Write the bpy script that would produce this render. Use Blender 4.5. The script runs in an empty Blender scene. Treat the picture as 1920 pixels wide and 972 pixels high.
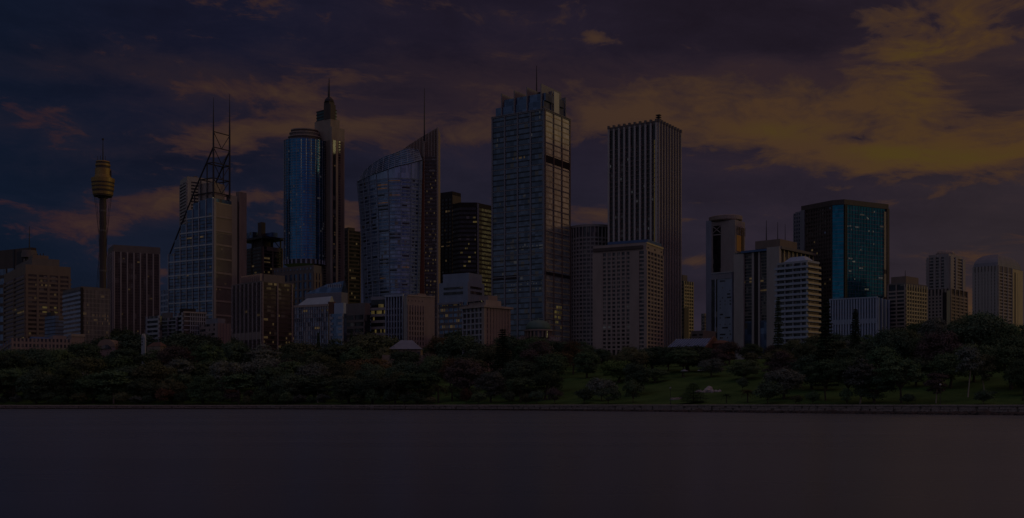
import bpy, math, random
import numpy as np
from math import radians, sin, cos, pi

SC = bpy.context.scene
COL = SC.collection
R = random.Random(7)

# ------------------------------------------------------------------ camera
F = 2059.0          # focal length in photograph pixels (1920 wide)
HY = 750.0          # horizon row
CH = 3.5            # camera height above the water
EXPO = -4.0
K = 2.0 ** (-EXPO)
cam_d = bpy.data.cameras.new('camera')
cam_d.sensor_width = 36.0
cam_d.lens = 36.0 * F / 1920.0
cam_d.shift_y = (HY - 486.0) / 1920.0
cam_d.clip_start = 0.5
cam_d.clip_end = 20000.0
cam = bpy.data.objects.new('camera', cam_d)
cam.location = (0, 0, CH)
cam.rotation_euler = (radians(90), 0, 0)
COL.objects.link(cam)
SC.camera = cam
SC.view_settings.view_transform = 'Standard'
SC.view_settings.look = 'None'
SC.view_settings.exposure = EXPO
SC.view_settings.gamma = 1.0
SC.view_settings.use_curve_mapping = False
SC.cycles.max_bounces = 5
SC.cycles.diffuse_bounces = 2
SC.cycles.glossy_bounces = 3
SC.cycles.caustics_reflective = False
SC.cycles.caustics_refractive = False
SC.cycles.use_denoising = True


def lin(c):
    """photograph sRGB 0-255 -> scene-linear radiance that displays as that colour"""
    o = []
    for v in c[:3]:
        v /= 255.0
        o.append((v / 12.92 if v <= 0.04045 else ((v + 0.055) / 1.055) ** 2.4) * K)
    return (*o, 1.0)


# ------------------------------------------------------------------ sun
SUN_AZ, SUN_EL = 90.0, 8.0
sd = bpy.data.lights.new('sun', 'SUN')
sd.energy = 2.0
sd.angle = radians(12)
sd.color = (1.0, 0.84, 0.36)
so = bpy.data.objects.new('sun', sd)
COL.objects.link(so)
_a, _e = radians(SUN_AZ), radians(SUN_EL)
from mathutils import Vector, Matrix
_dir = Vector((sin(_a) * cos(_e), cos(_a) * cos(_e), sin(_e)))
so.rotation_euler = _dir.to_track_quat('Z', 'Y').to_euler()
so.location = (600, 300, 400)

# ------------------------------------------------------------------ world
W = bpy.data.worlds.new('World')
SC.world = W
W.use_nodes = True
NT = W.node_tree
NT.nodes.clear()


class V:
    """a float socket with arithmetic"""
    nt = None

    def __init__(s, sock): s.s = sock

    @staticmethod
    def op(o, a, b=None, c=None, clamp=False):
        n = V.nt.nodes.new('ShaderNodeMath')
        n.operation = o
        n.use_clamp = clamp
        for i, x in enumerate((a, b, c)):
            if x is None: continue
            if isinstance(x, V): V.nt.links.new(x.s, n.inputs[i])
            else: n.inputs[i].default_value = x
        return V(n.outputs[0])

    def __add__(s, o): return V.op('ADD', s, o)
    __radd__ = __add__
    def __sub__(s, o): return V.op('SUBTRACT', s, o)
    def __rsub__(s, o): return V.op('SUBTRACT', o, s)
    def __mul__(s, o): return V.op('MULTIPLY', s, o)
    __rmul__ = __mul__
    def __truediv__(s, o): return V.op('DIVIDE', s, o)


def smooth(x, a, b):
    n = V.nt.nodes.new('ShaderNodeMapRange')
    n.interpolation_type = 'SMOOTHSTEP'
    V.nt.links.new(x.s, n.inputs['Value'])
    n.inputs['From Min'].default_value = a
    n.inputs['From Max'].default_value = b
    return V(n.outputs['Result'])


def mixc(f, a, b, mode='MIX'):
    n = V.nt.nodes.new('ShaderNodeMix')
    n.data_type = 'RGBA'
    n.blend_type = mode
    if isinstance(f, V): V.nt.links.new(f.s, n.inputs[0])
    else: n.inputs[0].default_value = f
    for i, x in ((6, a), (7, b)):
        if isinstance(x, tuple): n.inputs[i].default_value = x
        else: V.nt.links.new(x, n.inputs[i])
    return n.outputs[2]


def ramp(x, stops):
    n = V.nt.nodes.new('ShaderNodeValToRGB')
    cr = n.color_ramp
    cr.interpolation = 'EASE'
    while len(cr.elements) < len(stops): cr.elements.new(0.5)
    for e, (p, c) in zip(cr.elements, stops):
        e.position = p
        e.color = c
    V.nt.links.new(x.s, n.inputs[0])
    return n.outputs[0]


V.nt = NT
tc = NT.nodes.new('ShaderNodeTexCoord')
sep = NT.nodes.new('ShaderNodeSeparateXYZ')
NT.links.new(tc.outputs['Generated'], sep.inputs[0])
dx, dy, dz = (V(sep.outputs[i]) for i in range(3))
az = V.op('ARCTAN2', dx, dy) * 57.29578            # degrees, + to the right of the view
el = V.op('ARCSINE', dz) * 57.29578


def comb(a, b, c):
    n = NT.nodes.new('ShaderNodeCombineXYZ')
    for i, x in enumerate((a, b, c)):
        if isinstance(x, V): NT.links.new(x.s, n.inputs[i])
        else: n.inputs[i].default_value = x
    return n.outputs[0]


def noise(vec, scale, detail=6, rough=0.55, dist=0.0, off=0.0):
    n = NT.nodes.new('ShaderNodeTexNoise')
    n.noise_dimensions = '4D'
    n.inputs['W'].default_value = off
    n.inputs['Scale'].default_value = scale
    n.inputs['Detail'].default_value = detail
    n.inputs['Roughness'].default_value = rough
    n.inputs['Distortion'].default_value = dist
    NT.links.new(vec, n.inputs['Vector'])
    return V(n.outputs['Fac']), n.outputs['Color']


# the clouds lie in a layer: their pattern is stretched sideways as a far layer looks
el2 = el + az * 0.045
pv = comb(az * 0.12, el2 * 0.34, dy * 2.0)
wf, wc = noise(pv, 0.9, 3, 0.5, 0, 3.1)
ws = NT.nodes.new('ShaderNodeSeparateXYZ')
NT.links.new(wc, ws.inputs[0])
pv2 = comb(az * 0.12 + (V(ws.outputs[0]) - 0.5) * 0.9, el2 * 0.34 + (V(ws.outputs[1]) - 0.5) * 0.9, dy * 2.0)
N1, _ = noise(pv2, 1.7, 10, 0.66, 0, 1.7)
pv3 = comb(az * 0.05, el2 * 0.26, dy * 1.0)
N2, _ = noise(pv3, 1.0, 3, 0.5, 0, 8.2)
N3, _ = noise(pv2, 4.2, 6, 0.6, 0.3, 4.4)


def cen(px, py):
    t = math.atan((px - 960) / F)
    return math.degrees(t), math.degrees(math.atan((HY - py) / F * cos(t)))


def blob(px, py, rx, ry, rot, amp):
    """soft elliptical region of the sky (centre and radii given in degrees of the dome)"""
    a0, e0 = cen(px, py)
    c, s = cos(radians(rot)), sin(radians(rot))
    rx /= 36.0; ry /= 36.0
    u = az - a0
    v = el - e0
    p = (u * c + v * s) * (1 / rx)
    q = (v * c - u * s) * (1 / ry)
    return V.op('POWER', math.e, (p * p + q * q) * -1.0) * amp


CL = [  # px, py, rx, ry, tilt, amount
    (1690, 225, 330, 80, -4, 0.44), (1380, 218, 270, 46, -3, 0.50), (1130, 225, 150, 40, 2, 0.42),
    (1780, 300, 200, 34, -5, 0.55), (1560, 268, 220, 26, -8, 0.42), (1850, 70, 190, 100, 10, 0.42), (1720, 120, 110, 70, 30, 0.36),
    (1640, 36, 90, 26, 4, 0.46), (1120, 70, 46, 15, -4, 0.52), (1240, 88, 90, 13, -8, 0.34), (1910, 265, 120, 40, 0, 0.34),
    (860, 248, 110, 28, 4, 0.50), (690, 235, 100, 17, 14, 0.46), (500, 232, 130, 44, 10, 0.56), (770, 226, 60, 12, 6, 0.3),
    (340, 292, 170, 40, 10, 0.46), (600, 172, 180, 26, -4, 0.30), (470, 172, 110, 18, 0, 0.34), (640, 138, 120, 14, -3, 0.24), (250, 330, 90, 14, 8, 0.36),
    (190, 412, 180, 20, 12, 0.30), (300, 372, 90, 18, 6, 0.34), (30, 212, 70, 24, 0, 0.40), (160, 250, 90, 12, 4, 0.16),
    (90, 88, 90, 12, 4, 0.22), (430, 66, 70, 14, 0, 0.28), (845, 32, 60, 20, -10, 0.26), (1035, 44, 30, 12, 10, 0.26),
    (1330, 380, 80, 6, 0, 0.54), (1110, 404, 60, 14, 0, 0.52), (1300, 490, 46, 14, 0, 0.66), (1290, 412, 30, 6, 0, 0.40),
    (1815, 490, 40, 22, 0, 0.54), (1815, 570, 40, 34, 0, 0.62), (655, 425, 30, 46, 0, 0.66),
    (1755, 366, 24, 9, 10, 0.42), (1625, 318, 40, 12, 8, 0.34), (1572, 354, 24, 7, 5, 0.40), (1700, 330, 60, 8, 10, 0.24), (1850, 336, 60, 8, 6, 0.24),
    (510, 368, 120, 10, 4, 0.40), (1900, 446, 50, 14, 0, 0.34), (500, 420, 60, 10, 0, 0.3), (60, 330, 60, 8, 0, 0.14), (1250, 150, 160, 16, -4, 0.12),
    # gaps of clear dusk between them
    (1895, 178, 80, 28, 4, -0.95), (1885, 101, 70, 12, 8, -0.75), (1782, 134, 24, 11, 0, -0.75), (1800, 160, 40, 9, 5, -0.4),
    (1440, 125, 200, 34, -8, -0.25), (120, 300, 150, 40, 6, -0.25), (1250, 330, 240, 30, -4, -0.35),
    (1620, 262, 70, 9, -8, -0.35), (1560, 255, 40, 8, -8, -0.25), (600, 320, 100, 36, 0, -0.25), (880, 330, 160, 36, 0, -0.25), (740, 200, 100, 12, 4, -0.2),
]
M = None
for b in CL:
    g = blob(*b)
    M = g if M is None else M + g
CORE = None
for b in [(1740, 100, 60, 50, 50, 0.9), (1755, 300, 110, 24, -6, 1.0), (1480, 246, 100, 16, -4, 0.75), (1720, 80, 60, 60, 60, 0.5),
          (1860, 130, 80, 16, 8, 0.4), (1740, 180, 60, 60, 0, 0.35), (1640, 285, 70, 14, -6, 0.6), (1900, 290, 60, 16, 0, 0.3)]:
    g = blob(*b)
    CORE = g if CORE is None else CORE + g

VEIL = None
for b in [(1010, 160, 480, 70, -3, 0.50), (420, 160, 320, 46, -4, 0.34), (120, 120, 220, 30, 4, 0.22), (360, 290, 220, 60, 10, 0.32), (1680, 170, 300, 110, 0, 0.50), (220, 412, 200, 26, 8, 0.28), (640, 230, 300, 44, 6, 0.32), (20, 215, 100, 40, 0, .3)]:
    g = blob(*b)
    VEIL = g if VEIL is None else VEIL + g
warm = V.op('COSINE', (az - 68.0) * 0.0174533) * 0.5 + 0.5    # towards the sunset on the right
# outside the photograph the same broken cloud goes on
outer = smooth(V.op('ABSOLUTE', az), 26.0, 40.0)
outer = V.op('MAXIMUM', outer, smooth(el, 21.0, 30.0))
D = M + (N1 - 0.5) * 2.3 + (N2 - 0.5) * 0.4 + (N3 - 0.5) * 1.5 + outer * 0.30
cov = smooth(D, 0.17, 0.46)
thick = smooth(D, 0.30, 0.95)

clear_low = ramp(warm, [(0.0, lin((20, 26, 35))), (0.455, lin((11, 21, 37))), (0.56, lin((20, 25, 40))), (0.67, lin((30, 30, 43))),
                        (0.80, lin((38, 32, 42))), (0.86, lin((43, 36, 41))), (1.0, lin((66, 50, 44)))])
clear_high = ramp(warm, [(0.0, lin((21, 26, 35))), (0.455, lin((15, 22, 39))), (0.56, lin((21, 22, 39))), (0.67, lin((29, 24, 37))),
                         (0.80, lin((35, 28, 39))), (0.86, lin((41, 32, 40))), (1.0, lin((58, 44, 42)))])
clear = mixc(smooth(el, 6.0, 17.0), clear_low, clear_high)
sky = NT.nodes.new('ShaderNodeTexSky')
sky.sky_type = 'NISHITA'
sky.sun_disc = False
sky.sun_elevation = radians(SUN_EL)
sky.sun_rotation = radians(SUN_AZ)
nis = mixc(1.0, sky.outputs[0], (0.0022, 0.0022, 0.0022, 1), 'MULTIPLY')
clear = mixc(1.0, clear, nis, 'ADD')
cl_dim = ramp(warm, [(0.0, lin((38, 37, 41))), (0.455, lin((42, 29, 38))), (0.56, lin((48, 34, 37))), (0.67, lin((46, 34, 38))),
                     (0.80, lin((54, 40, 38))), (0.86, lin((58, 42, 38))), (1.0, lin((84, 60, 42)))])
cl_lit = ramp(warm, [(0.0, lin((46, 45, 47))), (0.455, lin((56, 37, 38))), (0.56, lin((62, 45, 36))), (0.67, lin((60, 44, 38))),
                     (0.80, lin((70, 50, 35))), (0.86, lin((74, 53, 32))), (1.0, lin((104, 74, 40)))])
cloud = mixc(thick, cl_dim, cl_lit)
cloud = mixc(V.op('MULTIPLY', CORE, smooth(D, 0.5, 1.3), clamp=True), cloud, lin((73, 58, 27)))
veilc = ramp(warm, [(0.0, lin((32, 33, 38))), (0.455, lin((29, 27, 39))), (0.56, lin((38, 30, 38))), (0.67, lin((41, 31, 38))),
                    (0.80, lin((48, 35, 39))), (0.86, lin((56, 41, 39))), (1.0, lin((76, 55, 42)))])
# the clear dusk itself is uneven: thin unlit cloud
uneven = N2 * 1.3 + N1 * 0.9 - 0.08
cs_ = NT.nodes.new('ShaderNodeVectorMath')
cs_.operation = 'SCALE'
NT.links.new(clear, cs_.inputs[0])
NT.links.new(uneven.s, cs_.inputs['Scale'])
clear = cs_.outputs[0]
hazy = mixc(smooth(VEIL + (N1 - 0.5) * 1.5 + (N2 - 0.5) * 1.0 + outer * 0.25, 0.0, 0.75), clear, veilc)
skyc = mixc(cov, hazy, cloud)
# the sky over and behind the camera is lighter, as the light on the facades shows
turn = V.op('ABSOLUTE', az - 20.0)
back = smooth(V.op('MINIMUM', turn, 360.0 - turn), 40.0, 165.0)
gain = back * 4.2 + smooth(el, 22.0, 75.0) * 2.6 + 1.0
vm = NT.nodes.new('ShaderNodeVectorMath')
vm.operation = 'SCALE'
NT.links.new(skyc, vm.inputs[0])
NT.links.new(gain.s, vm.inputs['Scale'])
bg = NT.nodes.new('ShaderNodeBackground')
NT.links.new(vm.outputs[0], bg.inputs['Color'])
bg.inputs['Strength'].default_value = 1.0
out = NT.nodes.new('ShaderNodeOutputWorld')
NT.links.new(bg.outputs[0], out.inputs['Surface'])
W.cycles.sampling_method = 'MANUAL'
W.cycles.sample_map_resolution = 1024


# ------------------------------------------------------------------ materials
def newmat(name):
    m = bpy.data.materials.new(name)
    m.use_nodes = True
    nt = m.node_tree
    p = nt.nodes['Principled BSDF']
    return m, nt, p


def mat(name, col, rough=0.8, var=0.18, scale=0.25, stretch=0.25, metal=0.0, spec=0.3, bump=0.0, objrand=0.0):
    m, nt, p = newmat(name)
    p.inputs['Roughness'].default_value = rough
    p.inputs['Metallic'].default_value = metal
    p.inputs['Specular IOR Level'].default_value = spec
    t = nt.nodes.new('ShaderNodeTexCoord')
    mp = nt.nodes.new('ShaderNodeMapping')
    mp.inputs['Scale'].default_value = (1, 1, stretch)
    nt.links.new(t.outputs['Object'], mp.inputs[0])
    n = nt.nodes.new('ShaderNodeTexNoise')
    n.inputs['Scale'].default_value = scale
    n.inputs['Detail'].default_value = 8
    n.inputs['Roughness'].default_value = 0.65
    nt.links.new(mp.outputs[0], n.inputs['Vector'])
    r = nt.nodes.new('ShaderNodeMapRange')
    r.inputs['From Min'].default_value = 0.25
    r.inputs['From Max'].default_value = 0.75
    r.inputs['To Min'].default_value = 1 - var
    r.inputs['To Max'].default_value = 1 + var
    nt.links.new(n.outputs['Fac'], r.inputs[0])
    val = r.outputs[0]
    if objrand:
        oi = nt.nodes.new('ShaderNodeObjectInfo')
        r2 = nt.nodes.new('ShaderNodeMapRange')
        r2.inputs['To Min'].default_value = 1 - objrand
        r2.inputs['To Max'].default_value = 1 + objrand
        nt.links.new(oi.outputs['Random'], r2.inputs[0])
        mm = nt.nodes.new('ShaderNodeMath')
        mm.operation = 'MULTIPLY'
        nt.links.new(val, mm.inputs[0])
        nt.links.new(r2.outputs[0], mm.inputs[1])
        val = mm.outputs[0]
    vs = nt.nodes.new('ShaderNodeVectorMath')
    vs.operation = 'SCALE'
    vs.inputs[0].default_value = col[:3]
    nt.links.new(val, vs.inputs['Scale'])
    nt.links.new(vs.outputs[0], p.inputs['Base Color'])
    if bump:
        b = nt.nodes.new('ShaderNodeBump')
        b.inputs['Strength'].default_value = bump
        b.inputs['Distance'].default_value = 0.2
        nt.links.new(n.outputs['Fac'], b.inputs['Height'])
        nt.links.new(b.outputs[0], p.inputs['Normal'])
    return m


def glass(name, tint, pu=3.0, pz=3.7, rough=0.12, metal=0.35, var=0.35, blind=0.12, wob=0.02, blindcol=(0.16, 0.15, 0.14)):
    """office glazing: each pane differs a little in tint, tilt and blinds"""
    m, nt, p = newmat(name)
    L = nt.links.new
    t = nt.nodes.new('ShaderNodeTexCoord')
    a = nt.nodes.new('ShaderNodeVectorMath'); a.operation = 'ADD'
    a.inputs[1].default_value = (0.371, 0.371, 0.113)
    L(t.outputs['Object'], a.inputs[0])
    d = nt.nodes.new('ShaderNodeVectorMath'); d.operation = 'DIVIDE'
    d.inputs[1].default_value = (pu, pu, pz)
    L(a.outputs[0], d.inputs[0])
    f = nt.nodes.new('ShaderNodeVectorMath'); f.operation = 'FLOOR'
    L(d.outputs[0], f.inputs[0])
    w = nt.nodes.new('ShaderNodeTexWhiteNoise'); w.noise_dimensions = '3D'
    L(f.outputs[0], w.inputs['Vector'])
    r = nt.nodes.new('ShaderNodeMapRange')
    r.inputs['To Min'].default_value = 1 - var
    r.inputs['To Max'].default_value = 1 + var
    L(w.outputs['Value'], r.inputs[0])
    vs = nt.nodes.new('ShaderNodeVectorMath'); vs.operation = 'SCALE'
    vs.inputs[0].default_value = tint
    L(r.outputs[0], vs.inputs['Scale'])
    sp = nt.nodes.new('ShaderNodeSeparateXYZ')
    L(w.outputs['Color'], sp.inputs[0])
    g = nt.nodes.new('ShaderNodeMath'); g.operation = 'GREATER_THAN'
    g.inputs[1].default_value = 1 - blind
    L(sp.outputs[1], g.inputs[0])
    mx = nt.nodes.new('ShaderNodeMix'); mx.data_type = 'RGBA'
    L(g.outputs[0], mx.inputs[0])
    L(vs.outputs[0], mx.inputs[6])
    mx.inputs[7].default_value = (*blindcol, 1)
    L(mx.outputs[2], p.inputs['Base Color'])
    p.inputs['Roughness'].default_value = rough
    p.inputs['Metallic'].default_value = metal
    ge = nt.nodes.new('ShaderNodeNewGeometry')
    c = nt.nodes.new('ShaderNodeVectorMath'); c.operation = 'MULTIPLY_ADD'
    c.inputs[1].default_value = (wob, wob, wob)
    c.inputs[2].default_value = (-wob / 2, -wob / 2, -wob / 2)
    L(w.outputs['Color'], c.inputs[0])
    ad = nt.nodes.new('ShaderNodeVectorMath'); ad.operation = 'ADD'
    L(ge.outputs['Normal'], ad.inputs[0]); L(c.outputs[0], ad.inputs[1])
    no = nt.nodes.new('ShaderNodeVectorMath'); no.operation = 'NORMALIZE'
    L(ad.outputs[0], no.inputs[0])
    L(no.outputs[0], p.inputs['Normal'])
    return m


def emit(name, col, s, cell=3.0):
    m, nt, p = newmat(name)
    p.inputs['Base Color'].default_value = (0.1, 0.08, 0.05, 1)
    p.inputs['Emission Color'].default_value = (*col, 1)
    t = nt.nodes.new('ShaderNodeTexCoord')
    n = nt.nodes.new('ShaderNodeTexNoise')
    n.inputs['Scale'].default_value = 0.7 / cell
    n.inputs['Detail'].default_value = 2
    nt.links.new(t.outputs['Object'], n.inputs['Vector'])
    r = nt.nodes.new('ShaderNodeMapRange')
    r.inputs['From Min'].default_value = 0.3
    r.inputs['From Max'].default_value = 0.7
    r.inputs['To Min'].default_value = s * 0.25
    r.inputs['To Max'].default_value = s * 1.3
    nt.links.new(n.outputs['Fac'], r.inputs[0])
    nt.links.new(r.outputs[0], p.inputs['Emission Strength'])
    return m


# ------------------------------------------------------------------ mesh helpers
class MB:
    def __init__(s):
        s.v = []; s.f = []

    def add(s, vs, fs):
        o = len(s.v)
        s.v += [tuple(p) for p in vs]
        s.f += [tuple(i + o for i in f) for f in fs]

    def box(s, x0, x1, y0, y1, z0, z1):
        if x0 > x1: x0, x1 = x1, x0
        if y0 > y1: y0, y1 = y1, y0
        s.add([(x0, y0, z0), (x1, y0, z0), (x1, y1, z0), (x0, y1, z0), (x0, y0, z1), (x1, y0, z1), (x1, y1, z1), (x0, y1, z1)],
              [(0, 3, 2, 1), (4, 5, 6, 7), (0, 1, 5, 4), (1, 2, 6, 5), (2, 3, 7, 6), (3, 0, 4, 7)])
        return s

    def rings(s, rs, cap=True, closed=True):
        n = len(rs[0]); o = []
        vs = [p for r in rs for p in r]
        for k in range(len(rs) - 1):
            for i in range(n if closed else n - 1):
                j = (i + 1) % n
                o.append((k * n + i, k * n + j, (k + 1) * n + j, (k + 1) * n + i))
        if cap:
            o.append(tuple(range(n - 1, -1, -1)))
            o.append(tuple((len(rs) - 1) * n + i for i in range(n)))
        s.add(vs, o)
        return s

    def prism(s, poly, z0, z1):
        return s.rings([[(x, y, z0) for x, y in poly], [(x, y, z1) for x, y in poly]])

    def lathe(s, prof, n=28, c=(0, 0), a0=0.0):
        return s.rings([[(c[0] + r * cos(a0 + 2 * pi * i / n), c[1] + r * sin(a0 + 2 * pi * i / n), z) for i in range(n)] for r, z in prof])

    def tube(s, p0, p1, r0, r1=None, n=6):
        r1 = r0 if r1 is None else r1
        a = Vector(p0); b = Vector(p1); d = (b - a).normalized()
        u = d.orthogonal().normalized(); w = d.cross(u)
        return s.rings([[a + (u * cos(2 * pi * i / n) + w * sin(2 * pi * i / n)) * r0 for i in range(n)],
                        [b + (u * cos(2 * pi * i / n) + w * sin(2 * pi * i / n)) * r1 for i in range(n)]])

    def mesh(s, name, m, smooth=False):
        me = bpy.data.meshes.new(name)
        me.from_pydata(s.v, [], s.f)
        if m: me.materials.append(m)
        if smooth: me.polygons.foreach_set('use_smooth', [True] * len(me.polygons))
        me.update()
        return me

    def build(s, name, m, parent=None, kind=None, smooth=False, loc=None):
        o = bpy.data.objects.new(name, s.mesh(name, m, smooth))
        COL.objects.link(o)
        if parent: o.parent = parent
        if kind: o['kind'] = kind
        if loc: o.location = loc
        return o


def rep(o, offs):
    """copies of one part at further places of the same thing"""
    for q in offs:
        c = o.copy()
        c.location = (o.location[0] + q[0], o.location[1] + q[1], o.location[2] + q[2])
        COL.objects.link(c)
    return o


def empty(name, label, cat, loc, rz=0.0, group=None):
    o = bpy.data.objects.new(name, None)
    o.empty_display_size = 0.5
    COL.objects.link(o)
    o.location = loc
    o.rotation_euler = (0, 0, rz)
    o['label'] = label
    o['category'] = cat
    if group: o['group'] = group
    return o


def X(px, d): return (px - 960.0) / F * d
def Z(py, d): return CH + (HY - py) / F * d


# ------------------------------------------------------------------ the land
SHX = [-3000, -600, -198, -96, 0, 38, 64, 86, 116, 160, 260, 500, 3000]
SHY = [520, 440, 424, 412, 360, 327, 300, 277, 248, 214, 160, 110, 80]
TT = [0, 6, 16, 60, 115, 200, 300, 420, 6000]
TZ = [2.0, 2.15, 2.7, 6.6, 12.3, 18.0, 23.5, 27.0, 27.0]
def shore(x): return float(np.interp(x, SHX, SHY))
def lip(x, t): return float(np.interp(x, [-250, -96, 0, 60, 120], [-0.75, -0.65, -0.25, 0.05, 0.25])) * max(0.0, 1 - t / 70.0)
def ground(x, y): return float(np.interp(y - shore(x), TT, TZ)) + lip(x, max(0.0, y - shore(x)))
def along(px, t):
    """point at distance t behind the shore on the bearing of that column"""
    lo, hi = 60.0, 5000.0
    for _ in range(50):
        d = (lo + hi) / 2
        if d - shore(X(px, d)) < t: lo = d
        else: hi = d
    x = X(px, d)
    return x, d, ground(x, d)

# ------------------------------------------------------------------ setting: land, water, seawall
m_grass = None
def make_grass():
    m, nt, p = newmat('grass_mat')
    t = nt.nodes.new('ShaderNodeTexCoord')
    n = nt.nodes.new('ShaderNodeTexNoise'); n.inputs['Scale'].default_value = 0.09; n.inputs['Detail'].default_value = 9
    n.inputs['Roughness'].default_value = 0.7
    nt.links.new(t.outputs['Object'], n.inputs['Vector'])
    r = nt.nodes.new('ShaderNodeValToRGB')
    r.color_ramp.elements[0].position = 0.32; r.color_ramp.elements[0].color = (0.032, 0.070, 0.020, 1)
    r.color_ramp.elements[1].position = 0.70; r.color_ramp.elements[1].color = (0.084, 0.150, 0.045, 1)
    nt.links.new(n.outputs['Fac'], r.inputs[0])
    nt.links.new(r.outputs[0], p.inputs['Base Color'])
    p.inputs['Roughness'].default_value = 0.95
    p.inputs['Specular IOR Level'].default_value = 0.1
    n2 = nt.nodes.new('ShaderNodeTexNoise'); n2.inputs['Scale'].default_value = 1.5; n2.inputs['Detail'].default_value = 6
    nt.links.new(t.outputs['Object'], n2.inputs['Vector'])
    b = nt.nodes.new('ShaderNodeBump'); b.inputs['Strength'].default_value = 0.6; b.inputs['Distance'].default_value = 0.3
    nt.links.new(n2.outputs['Fac'], b.inputs['Height'])
    nt.links.new(b.outputs[0], p.inputs['Normal'])
    return m
m_grass = make_grass()

xs = sorted(set(list(np.linspace(-3000, -300, 16)) + list(np.linspace(-300, 300, 121)) + list(np.linspace(300, 3000, 16)) + SHX))
ts = [0, 3, 6, 11, 16, 30, 45, 60, 80, 100, 115, 135, 160, 200, 250, 300, 360, 420, 600, 900, 1500, 3000, 6000]
g = MB()
rnd = random.Random(3)
vs = []
for t in ts:
    for x in xs:
        j = 0 if t < 12 else rnd.uniform(-0.35, 0.35)
        vs.append((x, shore(x) + t, float(np.interp(t, TT, TZ)) + lip(x, t) + j))
nx = len(xs)
g.add(vs, [(k * nx + i, k * nx + i + 1, (k + 1) * nx + i + 1, (k + 1) * nx + i) for k in range(len(ts) - 1) for i in range(nx - 1)])
g.build('ground', m_grass, kind='structure', smooth=True)

# paved walk along the top of the wall
m_path = mat('path_mat', (0.26, 0.21, 0.18), 0.9, 0.25, 0.5, 1.0)
g = MB()
g.rings([[(x, shore(x) + 1.2, 2.075 + lip(x, 1.2)) for x in xs], [(x, shore(x) + 4.6, 2.165 + lip(x, 4.6)) for x in xs]], cap=False, closed=False)
g.build('path', m_path, kind='structure')

# water
def make_water():
    """dusk harbour smoothed by a long exposure: a broad sheen over dark blue-green water"""
    m, nt, p = newmat('water_mat')
    p.inputs['Base Color'].default_value = (0.012, 0.016, 0.024, 1)
    p.inputs['Specular IOR Level'].default_value = 0.0
    p.inputs['Roughness'].default_value = 1.0
    t = nt.nodes.new('ShaderNodeTexCoord')
    mp = nt.nodes.new('ShaderNodeMapping'); mp.inputs['Scale'].default_value = (0.012, 0.05, 1)
    nt.links.new(t.outputs['Object'], mp.inputs[0])
    n = nt.nodes.new('ShaderNodeTexNoise'); n.inputs['Scale'].default_value = 1.0; n.inputs['Detail'].default_value = 3
    nt.links.new(mp.outputs[0], n.inputs['Vector'])
    r = nt.nodes.new('ShaderNodeMapRange')
    r.inputs['To Min'].default_value = 0.25; r.inputs['To Max'].default_value = 0.30
    nt.links.new(n.outputs['Fac'], r.inputs[0])
    gl = nt.nodes.new('ShaderNodeBsdfGlossy')
    gl.inputs['Color'].default_value = (0.80, 0.88, 0.98, 1)
    nt.links.new(r.outputs[0], gl.inputs['Roughness'])
    fr = nt.nodes.new('ShaderNodeFresnel'); fr.inputs['IOR'].default_value = 1.33
    mr = nt.nodes.new('ShaderNodeMapRange')
    mr.inputs['From Min'].default_value = 0.02; mr.inputs['From Max'].default_value = 0.6
    mr.inputs['To Min'].default_value = 0.04; mr.inputs['To Max'].default_value = 0.60
    nt.links.new(fr.outputs[0], mr.inputs[0])
    mx = nt.nodes.new('ShaderNodeMixShader')
    nt.links.new(mr.outputs[0], mx.inputs[0]); nt.links.new(p.outputs[0], mx.inputs[1]); nt.links.new(gl.outputs[0], mx.inputs[2])
    nt.links.new(mx.outputs[0], nt.nodes['Material Output'].inputs['Surface'])
    return m
g = MB()
g.add([(-6000, -2500, 0), (6000, -2500, 0), (6000, 9000, 0), (-6000, 9000, 0)], [(0, 1, 2, 3)])
g.build('water', make_water(), kind='structure')

# seawall of rough stone blocks with a coping
m_stone = mat('seawall_stone', (0.15, 0.12, 0.105), 0.92, 0.45, 1.6, 1.0, bump=0.6)
m_cope = mat('coping_stone', (0.30, 0.25, 0.22), 0.9, 0.3, 0.8, 1.0)
m_rock = mat('shore_rock_mat', (0.060, 0.048, 0.044), 0.9, 0.5, 1.4, 1.0, bump=0.6)
sw = empty('seawall', 'long low sandstone seawall running along the whole waterline', 'seawall', (0, shore(0), 0))
wx = list(np.linspace(-420, 200, 200))
def loc(x, off, z): return (x, shore(x) + off - shore(0), z * (1 + lip(x, 0) / 2.0) if z > 0 else z)
g = MB()
g.rings([[loc(x, 0.35, -1.0) for x in wx], [loc(x, 0.35, 1.74) for x in wx], [loc(x, 1.25, 1.74) for x in wx]], cap=False, closed=False)
g.build('wall_core', m_stone, sw)
cope = MB()
x = -420.0
rnd = random.Random(11)
blocks = MB(); wet = MB()
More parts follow.
